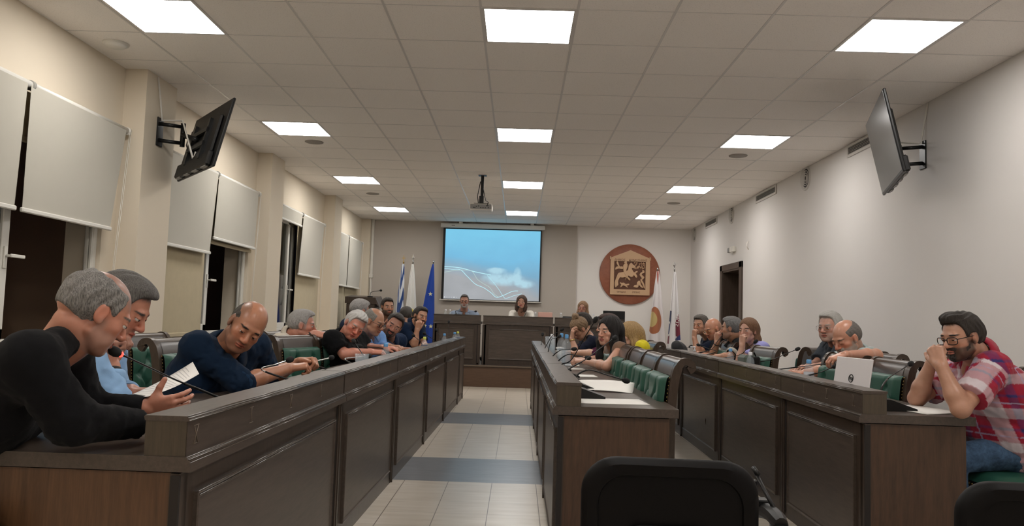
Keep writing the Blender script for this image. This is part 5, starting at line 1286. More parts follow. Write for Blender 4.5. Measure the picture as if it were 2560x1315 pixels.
def tint_head(V, N, T, s, skin, browc, lipc, beard=None, beardc=None, scalp=None, scalpc=None, ruddy=.25, hairblend=None):
    q = ((V-T[1]) @ T[0])/s; x, y, z = q[:, 0], q[:, 1], q[:, 2]; n = len(V)
    col = np.tile(np.array(skin), (n, 1)); inh = (np.abs(x) < .10) & (z > -.13) & (z < .14) & (np.abs(y) < .13)
    def bl(w, c): 
        w = np.clip(w, 0, 1)*inh; col[:] = col*(1-w[:, None])+np.array(c)*w[:, None]
    rd = np.array(skin)*np.array((1.08, .78, .72))
    bl(ruddy*1.6*np.exp(-((np.abs(x)-.040)**2+(z+.026)**2)/.0005)*(y > .03), rd); bl(ruddy*2.0*np.exp(-(x**2+(z+.028)**2)/.0003)*(y > .07), rd)
    bl(.5*np.exp(-(((np.abs(x)-.075)/.02)**2+((y+.005)/.03)**2+((z)/.04)**2)), rd)
    d = ((x/.0245)**2+((z+.0612)/.0125)**2); bl((d < 1)*(y > .068)*.85, lipc)
    bl(((x/.022)**2+((z+.0608)/.0022)**2 < 1)*(y > .066)*.8, np.array(lipc)*.35)
    if scalp:
        w = np.clip((scalp(x, y, z))*28+.5, 0, 1); nz_ = .85+.15*np.sin(x*900)*np.sin(y*800+z*700); bl(w*.8*nz_, scalpc)
    if hairblend is not None:
        hl, hcol = hairblend; k0 = 1.0+10*np.maximum(np.maximum(np.abs(x)-.080, .028-y), z-hl+.008-.25*np.maximum(0, .03-np.abs(x))*0); er = np.exp(-(((y+.002)/.026)**2+((z+.008)/.034)**2))*(np.abs(x) > .05)
        w = np.clip((k0-.90+.03*np.sin(x*700)*np.sin(y*500+z*600))*9, 0, 1)*np.clip((z+.050+.4*np.clip(-y, 0, .1)*0)*60, 0, 1)*np.clip((.050-y)*60+(z > .03)*3, 0, 1)*np.clip((z+.035)*70, 0, 1)*(1-er); bl(w*.9, hcol)
    if beard:
        jl = -.022+.5*np.clip(.045-y, 0, .1)*0
        w = np.clip((-.034-z+.0)*90, 0, 1)*np.clip((y+.012)*60, 0, 1)
        side = np.clip((-.005-z)*60, 0, 1)*np.clip((.040-np.abs(y-.012))*80-1.6, 0, 1)*np.clip((np.abs(x)-.045)*100, 0, 1)
        mo = np.clip(1-((x/.030)**2+((z+.046)/.010)**2), 0, 1)*3*(y > .05)
        w = np.maximum(np.maximum(w, side), np.clip(mo, 0, 1)); w = w*(1-((x/.026)**2+((z+.0612)/.011)**2 < 1)*(y > .06))*(z > -.115)
        bl(w*beard, beardc)
    bw = np.clip(1.3-(((np.abs(x)-.033)/.019)**2+((z-.0225+.09*np.maximum(0, np.abs(x)-.036)-.0)/.0048)**2), 0, 1)*(y > .045); bl(bw*1.6, browc)
    return col
def hand_grp(w, d, n, s=1., curl=(.3, .35, .4, .45), spread=.06, side=1, thumb=(.5, .3), flare=0):
    """w wrist, d pointing direction, n = back-of-hand normal, side=+1 thumb towards +cross(d,n)"""
    d = np.array(Vector(d).normalized()); n = np.array(n, float); n = n-d*(n @ d); n /= np.linalg.norm(n); t = np.cross(d, n)*side
    w = _v(w); A = []; F = []
    kn = []; lens = (.072, .080, .074, .058)
    for i, off in enumerate((.030, .010, -.011, -.030)):
        b = w+d*(.088-.004*abs(i-1)-(.006 if i == 3 else 0))*s+t*off*s*.92+n*(.004 if i in (1, 2) else 0)*s
        A.append(Rc(w+t*off*.55*s, b, .0155*s, .0112*s, .012)); kn.append(b)
    A.append(Rc(w+t*.018*s+d*.01*s, w+t*.034*s+d*.038*s-n*.010*s, .017*s, .015*s, .014))
    for i, b in enumerate(kn):
        dd = d+t*spread*(1.5-i); dd /= np.linalg.norm(dd); p = b; ang = 0; L = lens[i]*s; r = (.0094, .0096, .0090, .0080)[i]*s; fr = (.46, .30, .24)
        for j in range(3):
            ang += curl[i]*(1.0, 1.25, .9)[j]*1.1; v = dd*math.cos(ang)-n*math.sin(ang); q = p+v*L*fr[j]
            F.append((i, Rc(p, q, r*(1-.07*j), r*(1-.07*(j+1)), .003))); p = q
    tb = w+t*.034*s+d*.030*s-n*.008*s; a1, a2 = thumb
    v = d*math.cos(a1)+t*math.sin(a1)-n*.25; v /= np.linalg.norm(v); p1 = tb+v*.036*s; v2 = d*math.cos(a1-a2)+t*math.sin(a1-a2)-n*.35; v2 /= np.linalg.norm(v2); p2 = p1+v2*.030*s
    T_ = [Rc(tb, p1, .0135*s, .0110*s, .01), Rc(p1, p2, .0110*s, .0092*s, .004)]
    gs = [Grp(A+T_)]
    for i in range(4): gs.append(Grp([p for k, p in F if k == i]))
    return gs, kn
def person(name, label, P):
    """P: dict of joints (world) and looks"""
    H = np.array(P['head']); s = P.get('hs', 1.0); res = P.get('res', .0045); skin = P.get('skin', (.45, .235, .15))
    Rh = frame(P['face'], P.get('hup', (0, 0, 1))); T = (Rh, H)
    sh = [np.array(p) for p in P['sh']]; nb = np.array(P['neck']); hip = np.array(P['hip'])   # sh = (right, left)
    root = thing('person', label, 'person', tuple((hip[0], hip[1], P.get('floor', 0.))), 0, None)
    O_ = np.array(root.location)
    fem = P.get('fem', False)
    G = head_prims(T, s, fem, nose=P.get('nose', 1.), lids=P.get('lids', .3), ears=P.get('ears', True), jaw=P.get('jaw', 1.))
    base = H+Rh @ (np.array((0, -.036, -.060))*s); nr = .050 if fem else .060
    G.append(Grp([Rc(base, nb, nr*s*.95, nr*s*1.08), Rc(H+Rh @ (np.array((0, .0, -.075))*s), nb+(H-nb)*.25, .042*s, .048*s, .03), Rc(nb, (sh[0]+sh[1])/2, .055*s, .06*s, .03)]))
    core = [Rc(nb, hip, .05, .07, .02), Rc(sh[0], nb, .036, .045, .03), Rc(sh[1], nb, .036, .045, .03)]
    G.append(Grp(core))
    wrists = []
    for i, a in enumerate(P['arms']):    # (elbow, wrist, hand dir, back normal, opts)
        if a is None: continue
        el, wr = np.array(a[0]), np.array(a[1]); k_ = .88 if fem else 1.
        bare = P.get('bare', [])
        mid = el+(wr-el)*.3
        G.append(Grp([Rc(sh[i], el, .048*k_, .040*k_, .02), Rc(el, mid, .041*k_, .042*k_, .02), Rc(mid, wr, .042*k_, .026*k_, .02), El(el+(wr-el)*.95, (.027*k_, .027*k_, .027*k_), None, .012)]))
        if len(a) > 2 and a[2] is not None:
            hg, _k = hand_grp(wr, a[2], a[3], (.92 if fem else 1.0)*P.get('hands', 1.0), side=(a[4].get('side') or (-1 if i == 0 else 1)), **{k: v for k, v in a[4].items() if k != 'side'}) ; G += hg
    V, F = nets(G, res, .004)
    col = tint_head(V, None, T, s, skin, P.get('browc', (.03, .02, .015)), P.get('lipc', tuple(np.array(skin)*np.array((.95, .55, .55)))), P.get('beard'), P.get('beardc', (.04, .03, .025)), P.get('scalp'), P.get('scalpc'), P.get('ruddy', .3), (P['hair'].get('hl', .080), (np.array(P['hair']['c'])+np.array(P['hair'].get('c2', P['hair']['c'])))*.5) if P.get('hair') and P['hair']['style'] == 'short' else None)
    body = mesh_np('body', V-O_, F, M['skin'], root, col)
    # eyes
    for sx in (-1, 1):
        c = H+Rh @ (np.array((sx*.031, .0725, .001))*s)-O_
        b = MB().sphere(c, .0125*s, 12); e = b.build('eye', 'eyewhite', root)
        g = np.array(P.get('gaze', (0, 1, -.12))); g = Rh @ (g/np.linalg.norm(g)); q = Vector(g).to_track_quat('Z', 'Y').to_matrix().to_4x4(); g = np.array(g)
        cc = c+g*.0125*s*.86
        MB().lathe([(.001, .0030*s), (.0038*s, .0026*s), (.0062*s, .0004*s)], 12, Matrix.Translation(cc) @ q).build('iris', 'iris', e)
    # hair
    hc = P.get('hair')
    if hc: build_hair(root, O_, T, s, P, hc, min(res*1.0, .005))
    if P.get('beardm'): build_beard(root, O_, T, s, P, min(res, .004))
    # clothes
    gs = []; k = .80 if fem else 1.; sw = P.get('bulk', 1.)
    fw = np.array(P.get('chest', (1, 0, 0)), float); ax = sh[1]-sh[0]; ax /= np.linalg.norm(ax); sp = nb-hip; up_ = sp/np.linalg.norm(sp); fw = np.cross(ax, up_)*1.0
    ff = np.array(P['face'], float)
    if fw @ np.array(P.get('front', ff)) < 0: fw = -fw
    fw /= np.linalg.norm(fw)
    Lw = np.linalg.norm(sh[1]-sh[0])/2; ch = hip+(nb-hip)*.62; wa = hip+(nb-hip)*.25
    t_ = [Rc(ch-ax*Lw*.50+fw*.012, ch+ax*Lw*.50+fw*.012, .118*k*sw, None, .05), Rc(ch-ax*Lw*.4, wa-ax*Lw*.38, .112*k*sw, .112*k*sw*P.get('belly', 1.), .06), Rc(ch+ax*Lw*.4, wa+ax*Lw*.38, .112*k*sw, .112*k*sw*P.get('belly', 1.), .06),
          Rc(wa-ax*.07, hip-ax*.08, .125*k*sw, .13*k*sw, .06), Rc(wa+ax*.07, hip+ax*.08, .125*k*sw, .13*k*sw, .06),
          Rc(sh[0]+(nb-sh[0])*.12, nb+(sh[0]-nb)*.32+up_*.006, .062*k, .050*k, .06), Rc(sh[1]+(nb-sh[1])*.12, nb+(sh[1]-nb)*.32+up_*.006, .062*k, .050*k, .06), Rc(sh[0], ch-ax*Lw*.4, .066*k, .09*k, .06), Rc(sh[1], ch+ax*Lw*.4, .066*k, .09*k, .06)]
    if P.get('belly', 1) > 1.05: t_.append(El(wa+fw*.07, (.13*k*sw, .13*sw, .13*sw), None, .07))
    if fem: t_ += [El(ch+fw*.085-ax*.065-up_*.02, (.062, .062, .062), None, .05), El(ch+fw*.085+ax*.065-up_*.02, (.062, .062, .062), None, .05)]
    sl = P.get('sleeve', .5)
    seed = P.get('seed', 1)
    gl = [Grp(t_, noise=ridge(.0050*P.get('fold', 1), 34, seed))]
    cuffs = []
    for i, a in enumerate(P['arms']):
        el = np.array(a[0]) if a else sh[i]+np.array((0, 0, -.28)); wr = np.array(a[1]) if a else el+fw*.2
        kk = (.88 if fem else 1.)*P.get('slw', 1.)
        s_ = sl if not isinstance(sl, (list, tuple)) else sl[i]
        if s_ <= 0: continue
        pr = []
        if s_ < 1:
            e_ = sh[i]+(el-sh[i])*s_; pr = [Rc(sh[i], e_, .066*kk, .061*kk*(1.08), .03)]; dcl = (e_, (el-sh[i])/np.linalg.norm(el-sh[i])); 
        else:
            f_ = min(s_-1, 1.); e_ = el+(wr-el)*f_; pr = [Rc(sh[i], el, .066*kk, .054*kk, .03)]+([Rc(el, e_, .054*kk, (.054-.018*f_)*kk, .025)] if f_ > .02 else []); dcl = (e_, (wr-el)/np.linalg.norm(wr-el) if f_ > .02 else (el-sh[i])/np.linalg.norm(el-sh[i]))
        nzf = ridge(.0048*P.get('fold', 1), 46, seed+i+1)
        if len(pr) > 1: gl.append(Grp(pr[:1], noise=nzf)); gl.append(Grp(pr[1:], noise=nzf, clip=[dcl]))
        else: gl.append(Grp(pr, noise=nzf, clip=[dcl] if s_ < 1 else []))
        if P.get('cuff') and s_ != 0: cuffs.append((e_, dcl[1], (.061*kk*1.08 if s_ < 1 else (.054-.018*min(s_-1, 1))*kk)+.004))
    # open neck
    nk = P.get('neckline')
    cut = []
    if nk: 
        for g_ in gl[:1]: g_.cut = [El(nb+fw*nk[0]+up_*nk[1], (nk[2], nk[2], nk[3]), frame(fw, up_), .01)]
    else: gl[0].cut = [Rc(nb+up_*.03, base, .062*s*(.85 if fem else 1.02), None, .006)]
    V, F = nets(gl, P.get('cres', .009), .03)
    cm = cloth_mat(P.get('shirt', (.05, .05, .06)), 'shirt_cloth', P.get('skind', 'plain'))
    colr = None
    if P.get('skind') == 'plaid': colr = plaid(V, sh, nb, hip, fw, P)
    so = mesh_np(P.get('garment', 'shirt'), V-O_, F, cm, root, colr)
    for (c, dr, rr) in cuffs:
        q = Vector(dr).to_track_quat('Z', 'Y').to_matrix().to_4x4()
        MB().lathe([(rr-.010, .004), (rr, .003), (rr+.002, -.010), (rr+.001, -.030), (rr-.004, -.034)], 22, Matrix.Translation(c-O_) @ q).build('cuff', cloth_mat(P.get('cuffc', P['shirt']), 'cuff_cloth') if P.get('skind') != 'plaid' else cloth_mat((.55, .50, .52), 'cuff_cloth'), so)
    if P.get('collar'): build_collar(so, O_, nb, base, fw, up_, ax, s, P)
    # trousers and legs
    if P.get('legs', True):
        kn = P.get('knees'); lm = cloth_mat(P.get('pants', (.02, .022, .03)), 'trouser_cloth', P.get('pkind', 'plain'))
        fdir = np.array(P.get('front', (1, 0, 0)), float); fdir[2] = 0; fdir /= np.linalg.norm(fdir); zf = P.get('floor', 0.)
        lat = np.array((-fdir[1], fdir[0], 0)); gr = []
        for sx in (-1, 1):
            h_ = np.array((hip[0], hip[1], max(hip[2], zf+.53)))+lat*sx*.09; kn_ = np.array((hip[0], hip[1], zf+.53))+fdir*.40+lat*sx*.13; an = kn_+np.array((0, 0, -.46))-fdir*.06; an[2] = zf+.08
            gr += [Rc(h_, kn_, .092*k, .066*k, .05), Rc(kn_, an, .064*k, .048*k, .02)]
        gr.append(Rc(np.array((hip[0], hip[1], zf+.55))-lat*.09, np.array((hip[0], hip[1], zf+.55))+lat*.09, .115*k, None, .05))
        V, F = nets([Grp(gr, noise=ridge(.005, 22, seed+5))], .012, .01); mesh_np('trousers', V-O_, F, lm, root)
        for sx in (-1, 1):
            kn_ = np.array((hip[0], hip[1], zf+.53))+fdir*.40+lat*sx*.13; an = kn_-fdir*.06; an[2] = zf+.05
            V, F = nets([Grp([Rc(an-fdir*.06, an+fdir*.14-np.array((0, 0, .01)), .038, .036), El(an+fdir*.05, (.05, .05, .045))], clip=[((0, 0, zf+.006), (0, 0, -1))])], .012, .01); mesh_np('shoe', V-O_, F, M['black'], root)
    if P.get('glasses'): build_glasses(root, O_, T, s, P['glasses'])
    if P.get('watch') is not None:
        i, c_, r_ = P['watch']; a = P['arms'][i]; el, wr = np.array(a[0]), np.array(a[1]); dr = (wr-el)/np.linalg.norm(wr-el); c = wr-dr*.02
        q = Vector(dr).to_track_quat('Z', 'Y').to_matrix().to_4x4()
        for kq in range(r_): MB().lathe([(.030, -.006), (.0325, -.004), (.0325, .004), (.030, .006)], 20, Matrix.Translation(c-dr*.016*kq-O_) @ q).build('bracelet', c_, root)
    return root
M['blackstrap'] = mat('black_strap', (.02, .012, .01), .6); M['redframe'] = mat('red_frame', (.35, .02, .03), .35)
M['eyewhite'] = mat('eye_white', (.62, .58, .54), .25); M['iris'] = mat('iris', (.03, .018, .012), .15)
def build_hair(root, O_, T, s, P, hc, res):
    R, o = T
    def W(x, y, z): return o+R @ (np.array((x, y, z))*s)
    E = lambda c, r, k=.02: El(W(*c), np.array(r)*s, R, k*s)
    st = hc['style']; t = hc.get('t', .009)*.72; seed = P.get('seed', 1)
    shell = [E((0, -.020, .032), (.0745+t, .094+t, .084+t)), E((0, -.062, .005), (.060+t*.8, .050+t, .058+t), .03)]
    def nz_(P):
        q = ((P-o) @ R)/s; x, y, z = q[:, 0], q[:, 1], q[:, 2]; k = hc.get('rough', .0018)
        top = np.clip((z-.045)*18, 0, 1); w1 = np.sin(x*230+3*np.sin(y*38+seed)+2*np.sin(z*60)); w2 = np.sin(y*210+2.5*np.sin(z*45+seed)+x*40)
        return k*(top*w1+(1-top)*w2)*.8+k*.6*np.sin(x*90+seed)*np.sin(y*80+1)*np.sin(z*95+2)
    def nl_(P):
        q = ((P-o) @ R)/s; x, y, z = q[:, 0], q[:, 1], q[:, 2]; an = np.arctan2(x, -y-.02); k = hc.get('rough', .003)
        return k*.55*np.sin(an*17+2.0*np.sin(z*26+seed))+k*.5*np.sin(an*31+1.5*np.sin(z*40))
    face = [Bx(W(0, .105, hc.get('hl', .080)-.092), np.array((.082, .080, .092))*s, R, .055*s, .014*s)]+[E(c, r, .01) for c, r in hc.get('open', ())]
    face_old = [E((0, .100, hc.get('hl', .080)-.090), (.073, .100+hc.get('back', 0), .088), .018)]
    cl = []
    if st == 'short':
        zn = hc.get('nape', -.055); cl = [(W(0, -.04, zn), tuple(-R[:, 2]+R[:, 1]*-.35))]
        cut = face+[E((sx*.085, .030, -.045), (.035, .045, .055), .01) for sx in (-1, 1)]+[E((sx*.080, .002, -.012), (.020, .022, .034), .004) for sx in (-1, 1)]
        add = shell+[E((0, .028, .088), (.052, .052, .030), .03)]+[E(c, r, .02) for c, r in hc.get('tufts', ())]
        g = [Grp(add, cut, noise=nz_, clip=cl)]
    elif st == 'fringe':   # bald crown, hair round sides and back
        zt = hc.get('top', .045); zn = -.058; cl = [(W(0, 0, zn), tuple(-R[:, 2]+R[:, 1]*-.3))]
        cut = [E((0, hc.get('fy', .02), zt+.075), (.085, .115, .075), .015)]+face+[E((0, .10, 0), (.09, .085, .13), .008)]+[E((sx*.085, .030, -.045), (.035, .045, .055), .01) for sx in (-1, 1)]+[E((sx*.080, .002, -.012), (.020, .022, .034), .004) for sx in (-1, 1)]
        g = [Grp(shell, cut, noise=nz_, clip=cl)]
    elif st == 'long':
        L = hc.get('len', .26); add = list(shell)
        wd = hc.get('w', .080)
        for sx in (-1, 1):
            add += [Rc(W(sx*.058, -.02, .04), W(sx*wd, -.01+hc.get('fwd', .0), -.08), .030*s, .032*s, .03), Rc(W(sx*wd, -.01+hc.get('fwd', 0), -.08), W(sx*(wd+hc.get('flare', 0)), -.01+hc.get('fwd', 0)*1.6, -L*.75), .032*s, .026*s, .03), Rc(W(sx*(wd+hc.get('flare', 0)), -.01+hc.get('fwd', 0)*1.6, -L*.75), W(sx*(wd+hc.get('flare', 0)-.01), -.01+hc.get('fwd', 0)*1.8, -L), .026*s, .010*s, .03)]
        add += [Rc(W(0, -.085, 0), W(0, -.10, -.12), .062*s, .060*s, .04), Rc(W(0, -.10, -.12), W(0, -.095, -L), .058*s, .022*s, .04)]
        cut = [E((0, .100, hc.get('hl', .072)-.100), (.062, .098, .100), .012), E((0, .13, -.16), (.060, .12, .15), .02)]
        # parting
        g = [Grp(add, cut, noise=nl_)]
    elif st == 'bun':
        cut = face+[E((sx*.080, .002, -.012), (.020, .022, .034), .004) for sx in (-1, 1)]
        cl = [(W(0, -.04, -.055), tuple(-R[:, 2]+R[:, 1]*-.35))]
        g = [Grp(shell, cut, noise=nz_, clip=cl), Grp([E((0, -.055, .125), (.040, .040, .034)), Rc(W(-.02, -.05, .12), W(.03, -.07, .15), .02*s, .012*s, .01)], noise=wob(.004, 110, seed))]
    V, F = nets(g, res, .01)
    mesh_np('hair', V-O_, F, hair_mat(tuple(hc['c']), hc.get('c2')), root)
def build_beard(root, O_, T, s, P, res):
    R, o = T; b = P['beardm']; t = b.get('t', .0035)
    def W(x, y, z): return o+R @ (np.array((x, y, z))*s)
    E = lambda c, r, k=.02: El(W(*c), np.array(r)*s, R, k*s)
    A = [E((0, .022, -.022), (.060+t, .062+t, .082+t)), E((0, .030, -.070), (.047+t, .045+t, .036+t), .028), E((0, .068, -.094), (.019+t, .015+t, .014+t*1.5), .022), E((0, .078, -.045), (.030, .012+t*.6, .008), .012)]
    cut = [E((0, .06, b.get('top', -.036)+.11), (.12, .16, .11), .006), E((0, .105, -.0605), (.024, .030, .0085), .004), E((0, -.09+b.get('back', 0), -.03), (.2, .09, .2), .01)]
    if b.get('goatee'): cut += [E((sx*.062, .02, -.06), (.034, .09, .07), .01) for sx in (-1, 1)]
    V, F = nets([Grp(A, cut, noise=wob(.0018, 260, 3))], res, .01)
    if len(V): mesh_np('beard', V-O_, F, hair_mat(tuple(b['c']), b.get('c2'), (90, 90, 30)), root)
def build_glasses(root, O_, T, s, g):
    R, o = T; o = o-O_
    def W(x, y, z): return Vector(o+R @ (np.array((x, y, z))*s))
    b = MB(); r = g.get('r', .0018)
    for sx in (-1, 1):
        pts = []
        for k in range(21):
            a = 2*PI*k/20; c_, s_ = math.cos(a), math.sin(a); e = .6
            pts.append(W(sx*.0335+.026*math.copysign(abs(c_)**e, c_), .0955-.010*abs(math.copysign(abs(c_)**e, c_)+sx*0)*(1 if c_*sx > 0 else 0), -.004+.0175*math.copysign(abs(s_)**e, s_)))
        b.tube(pts, r*s, 6, caps=False)
        b.tube([W(sx*.060, .086, .004), W(sx*.072, .070, .005), W(sx*.0795, .0, .006), W(sx*.076, -.015, -.008)], r*s, 6)
    b.tube([W(-.0085, .0965, .002), W(0, .100, .004), W(.0085, .0965, .002)], r*s, 6)
    fr = b.build('glasses', g['m'], root)
    for sx in (-1, 1):
        MB().lathe([(.001, 0), (.023*s, 0), (.023*s, .0006), (.001, .0006)], 16, Matrix.Translation(W(sx*.0335, .0945, -.004)) @ (Matrix(R.tolist()).to_4x4() @ Matrix.Rotation(PI/2, 4, 'X') @ Matrix.Scale(.75, 4, (0, 1, 0)))).build('lens', 'lens', fr)
M['lens'] = mat('lens_glass', (1, 1, 1), .02, trans=1); M['lens'].node_tree.nodes['Principled BSDF'].inputs['IOR'].default_value = 1.05
def build_collar(so, O_, nb, base, fw, up_, ax, s, P):
    c = P['collar']; pts = []; k = .85 if P.get('fem') else 1.
    b = MB(); P_ = []
    nd = base-nb; nd /= np.linalg.norm(nd)
    f2 = fw-nd*(fw @ nd); f2 /= np.linalg.norm(f2); a2 = np.cross(nd, f2)
    for i in range(25):
        th = -PI+.28+(2*PI-.56)*i/24 if c.get('open', True) else -PI+2*PI*i/24
        dr = -f2*math.cos(th)+a2*math.sin(th) if True else 0
        dr = -f2*math.cos(th)+a2*math.sin(th)
        fr = (1-math.cos(th))/2  # 1 at the front
        drop = .0+.035*fr
        r_in = .068*s*k; p0 = nb-O_+dr*r_in+nd*(.024-drop); p1 = nb-O_+dr*(r_in+.003)+nd*(.066-drop*1.1); p2 = nb-O_+dr*(r_in+.012)+nd*(.064-drop*1.1); p3 = nb-O_+dr*(r_in+.034+.022*fr)+nd*(.026-drop*1.3)
        P_.append([p0, p1, p2, p3])
    b.grid(P_); o = b.build('collar', cloth_mat(c.get('c', P['shirt']), 'collar_cloth'), so, fix=False); sm_ = o.modifiers.new('t', 'SOLIDIFY'); sm_.thickness = .003
def plaid(V, sh, nb, hip, fw, P):
    up = np.array((0, 0, 1.)); ax = sh[1]-sh[0]; ax[2] = 0; ax /= np.linalg.norm(ax)
    el = np.array(P['arms'][1][0]); arm = (el-sh[1]); La = np.linalg.norm(arm); arm /= La
    ta = (V-sh[1]) @ arm; ra = np.linalg.norm(V-sh[1]-ta[:, None]*arm, axis=1); onarm = (ta > .03) & (ra < .085)
    a = (V-hip) @ ax; z = (V-hip) @ up; dpt = (V-hip) @ fw
    # vertical stripes follow the way round the body, horizontal ones the height
    ang = np.arctan2(a, dpt)*.16
    u = np.where(onarm, np.arctan2((V-sh[1]) @ np.cross(arm, ax), (V-sh[1]) @ ax)*.055, ang); w = np.where(onarm, ta, z)
    per = .165
    fu = (u/per) % 1; fv = (w/per) % 1
    red = np.array((.36, .018, .045)); dk = np.array((.20, .010, .05)); wh = np.array((.66, .58, .62)); bl = np.array((.045, .04, .15))
    cu = np.where((fu < .30)[:, None], wh, np.where(((fu > .40) & (fu < .52))[:, None], bl, red)); cv = np.where((fv < .30)[:, None], wh, np.where(((fv > .62) & (fv < .70))[:, None], bl, red))
    ln = (np.abs(fu-.72) < .012) | (np.abs(fv-.45) < .012)
    c = .5*cu+.5*cv; c = np.where(ln[:, None], np.array((.42, .35, .5)), c)
    return c
# ================================================================ the people
J = at
SK = (.47, .245, .155); SKR = (.50, .225, .15); SKT = (.47, .215, .125); SKF = (.56, .32, .22)
GREY = (.16, .15, .14); GREY2 = (.34, .33, .31); WHITEH = (.48, .46, .43); DARKH = (.018, .013, .010); BRNH = (.06, .038, .024)
def dv(*a): return tuple(a)
ONLY = None
def ppl(key, label, **P):
    if ONLY is not None and key not in ONLY: return
    for k in ('head', 'neck'): P[k] = tuple(J(*P[k]))
    P['sh'] = [tuple(J(*q)) for q in P['sh']]
    if len(P['hip']) == 3 and P['hip'][0] > 50: P['hip'] = tuple(J(*P['hip']))
    P['arms'] = [None if a is None else (tuple(J(*a[0])), tuple(J(*a[1]))) + (tuple(a[2:]) if len(a) > 2 else (None,)) for a in P['arms']]
    P['arms'] = [a if a is None or len(a) == 5 else (a + ({},) if len(a) == 4 else a) for a in P['arms']]
    r = person('person', label, P)
    if P.get('seat'): seat_chair(*P['seat'])
    return r
R_, L_ = (1, 0, 0), (-1, 0, 0)
# ---- left side, from the camera on
ppl('P1', 'person in black sweater leaning over the near end of the left desk holding a sheet',
    head=(243, 782, 2.22), hs=.98, face=(.62, .60, -.50), hup=(.45, .42, .8), neck=(172, 846, 2.2), sh=((72, 905, 1.98), (160, 888, 2.38)), hip=(-1.80, 2.15, .56), front=R_,
    arms=[((178, 1052, 2.03), (352, 1060, 2.22), (.25, 1, -.05), (0, 0, 1), {}), ((215, 1030, 2.45), (368, 1020, 2.45), (.88, .1, .12), (.1, -.95, -.25), dict(curl=(.35, .4, .45, .5), thumb=(1.05, .1), side=-1))],
    res=.0032, cres=.008, hands=.92, skin=SKR, hair=dict(style='fringe', c=(.09, .085, .08), c2=(.34, .32, .30), t=.009, rough=.003, top=.068, fy=.030), scalp=lambda x, y, z: z-.045, scalpc=(.26, .165, .135), beard=.35, beardc=(.24, .20, .18), browc=(.1, .09, .08), shirt=(.006, .006, .007), sleeve=1.98, slw=1.12, bulk=1.08, fold=1.3, pants=(.01, .01, .015), garment='sweater', neckline=(.0, .055, .066, .05), seat=(-1.82, 2.15, 0, 'green chair under the person in black sweater at the near left desk'))
ppl('P2', 'person in light blue shirt with dark bracelets resting mouth on fist, left side',
    head=(306, 768, 2.72), face=(.80, .10, -.52), hup=(.52, .1, .8), neck=(232, 868, 2.80), sh=((205, 915, 2.60), (262, 897, 3.0)), hip=(-1.75, 2.85, .55), front=R_,
    arms=[((282, 1003, 2.62), (277, 912, 2.66), (.10, .15, .9), (-.9, -.35, .1), dict(curl=(1.0, 1.1, 1.1, 1.2), thumb=(.5, .5), side=-1)), ((290, 985, 3.0), (330, 980, 2.85), (.9, -.2, .05), (0, 0, 1), dict(curl=(.6, .6, .6, .6)))],
    res=.0035, cres=.008, skin=SKR, hair=dict(style='short', c=(.055, .05, .045), c2=(.17, .16, .15), t=.014), beard=.3, beardc=(.12, .1, .09), browc=(.05, .04, .035), shirt=(.30, .50, .78), sleeve=1.75, fold=1.6, collar=dict(open=True), cuff=True, pants=(.02, .02, .03), watch=(0, 'blackstrap', 2), ruddy=.4, seat=(-1.80, 2.9, 0, 'green chair under the person in light blue shirt at the near left desk'))
ppl('P3', 'person in rolled-sleeve navy shirt leaning on the left desk with clasped hands',
    head=(616, 817, 3.62), face=(.42, -.80, -.42), hup=(.50, .10, .86), neck=(562, 876, 3.72), sh=((492, 868, 3.62), (640, 866, 4.0)), hip=(-1.70, 3.92, .56), front=R_,
    arms=[((606, 958, 3.62), (722, 921, 3.98), (.72, .45, .12), (-.25, -.35, .9), dict(curl=(.85, .9, 1.0, 1.0), thumb=(.5, .2), side=-1)), ((676, 942, 4.12), (750, 906, 4.13), (.75, -.2, .1), (.1, .4, .85), dict(curl=(.9, 1.0, 1.0, 1.0), thumb=(.4, .2), side=1))],
    res=.0034, cres=.008, skin=SKT, hands=1.05, hs=1.03, nose=1.15, hair=dict(style='fringe', c=(.035, .028, .022), c2=(.09, .075, .06), t=.002, top=.030, fy=.03, rough=.0008), scalp=lambda x, y, z: (.035-y)*.8-abs(z*0)-.06*(np.abs(x) < .04), scalpc=(.22, .12, .08), beard=.35, beardc=(.08, .05, .04), browc=(.02, .012, .01), shirt=(.008, .020, .045), sleeve=1.02, slw=1.12, bulk=1.05, fold=1.7, collar=dict(open=True), cuff=True, cuffc=(.015, .04, .085), lids=.42, gaze=(.3, 1, -.35), pants=(.02, .02, .03))
ppl('P4', 'person in white polo with one arm stretched over a chair back',
    head=(757, 812, 6.25), face=(.94, .18, -.12), neck=(727, 844, 6.3), sh=((698, 858, 6.1), (750, 856, 6.55)), hip=(-1.80, 6.55, .53), front=R_,
    arms=[((745, 868, 5.95), (784, 834, 5.98), (1, .05, -.12), (-.1, -.5, .85), dict(curl=(.35, .45, .5, .6), spread=.10, thumb=(.3, .1), side=-1)), ((765, 880, 6.6), (790, 880, 6.5), None, None)],
    res=.0042, cres=.010, skin=(.52, .24, .17), hs=1.04, hair=dict(style='short', c=(.22, .21, .20), c2=(.48, .46, .44), t=.007), browc=(.2, .18, .16), shirt=(.66, .60, .50), sleeve=.7, slw=1.1, collar=dict(open=True), belly=1.15, bulk=1.1, watch=(0, 'blackstrap', 1), ruddy=.7)
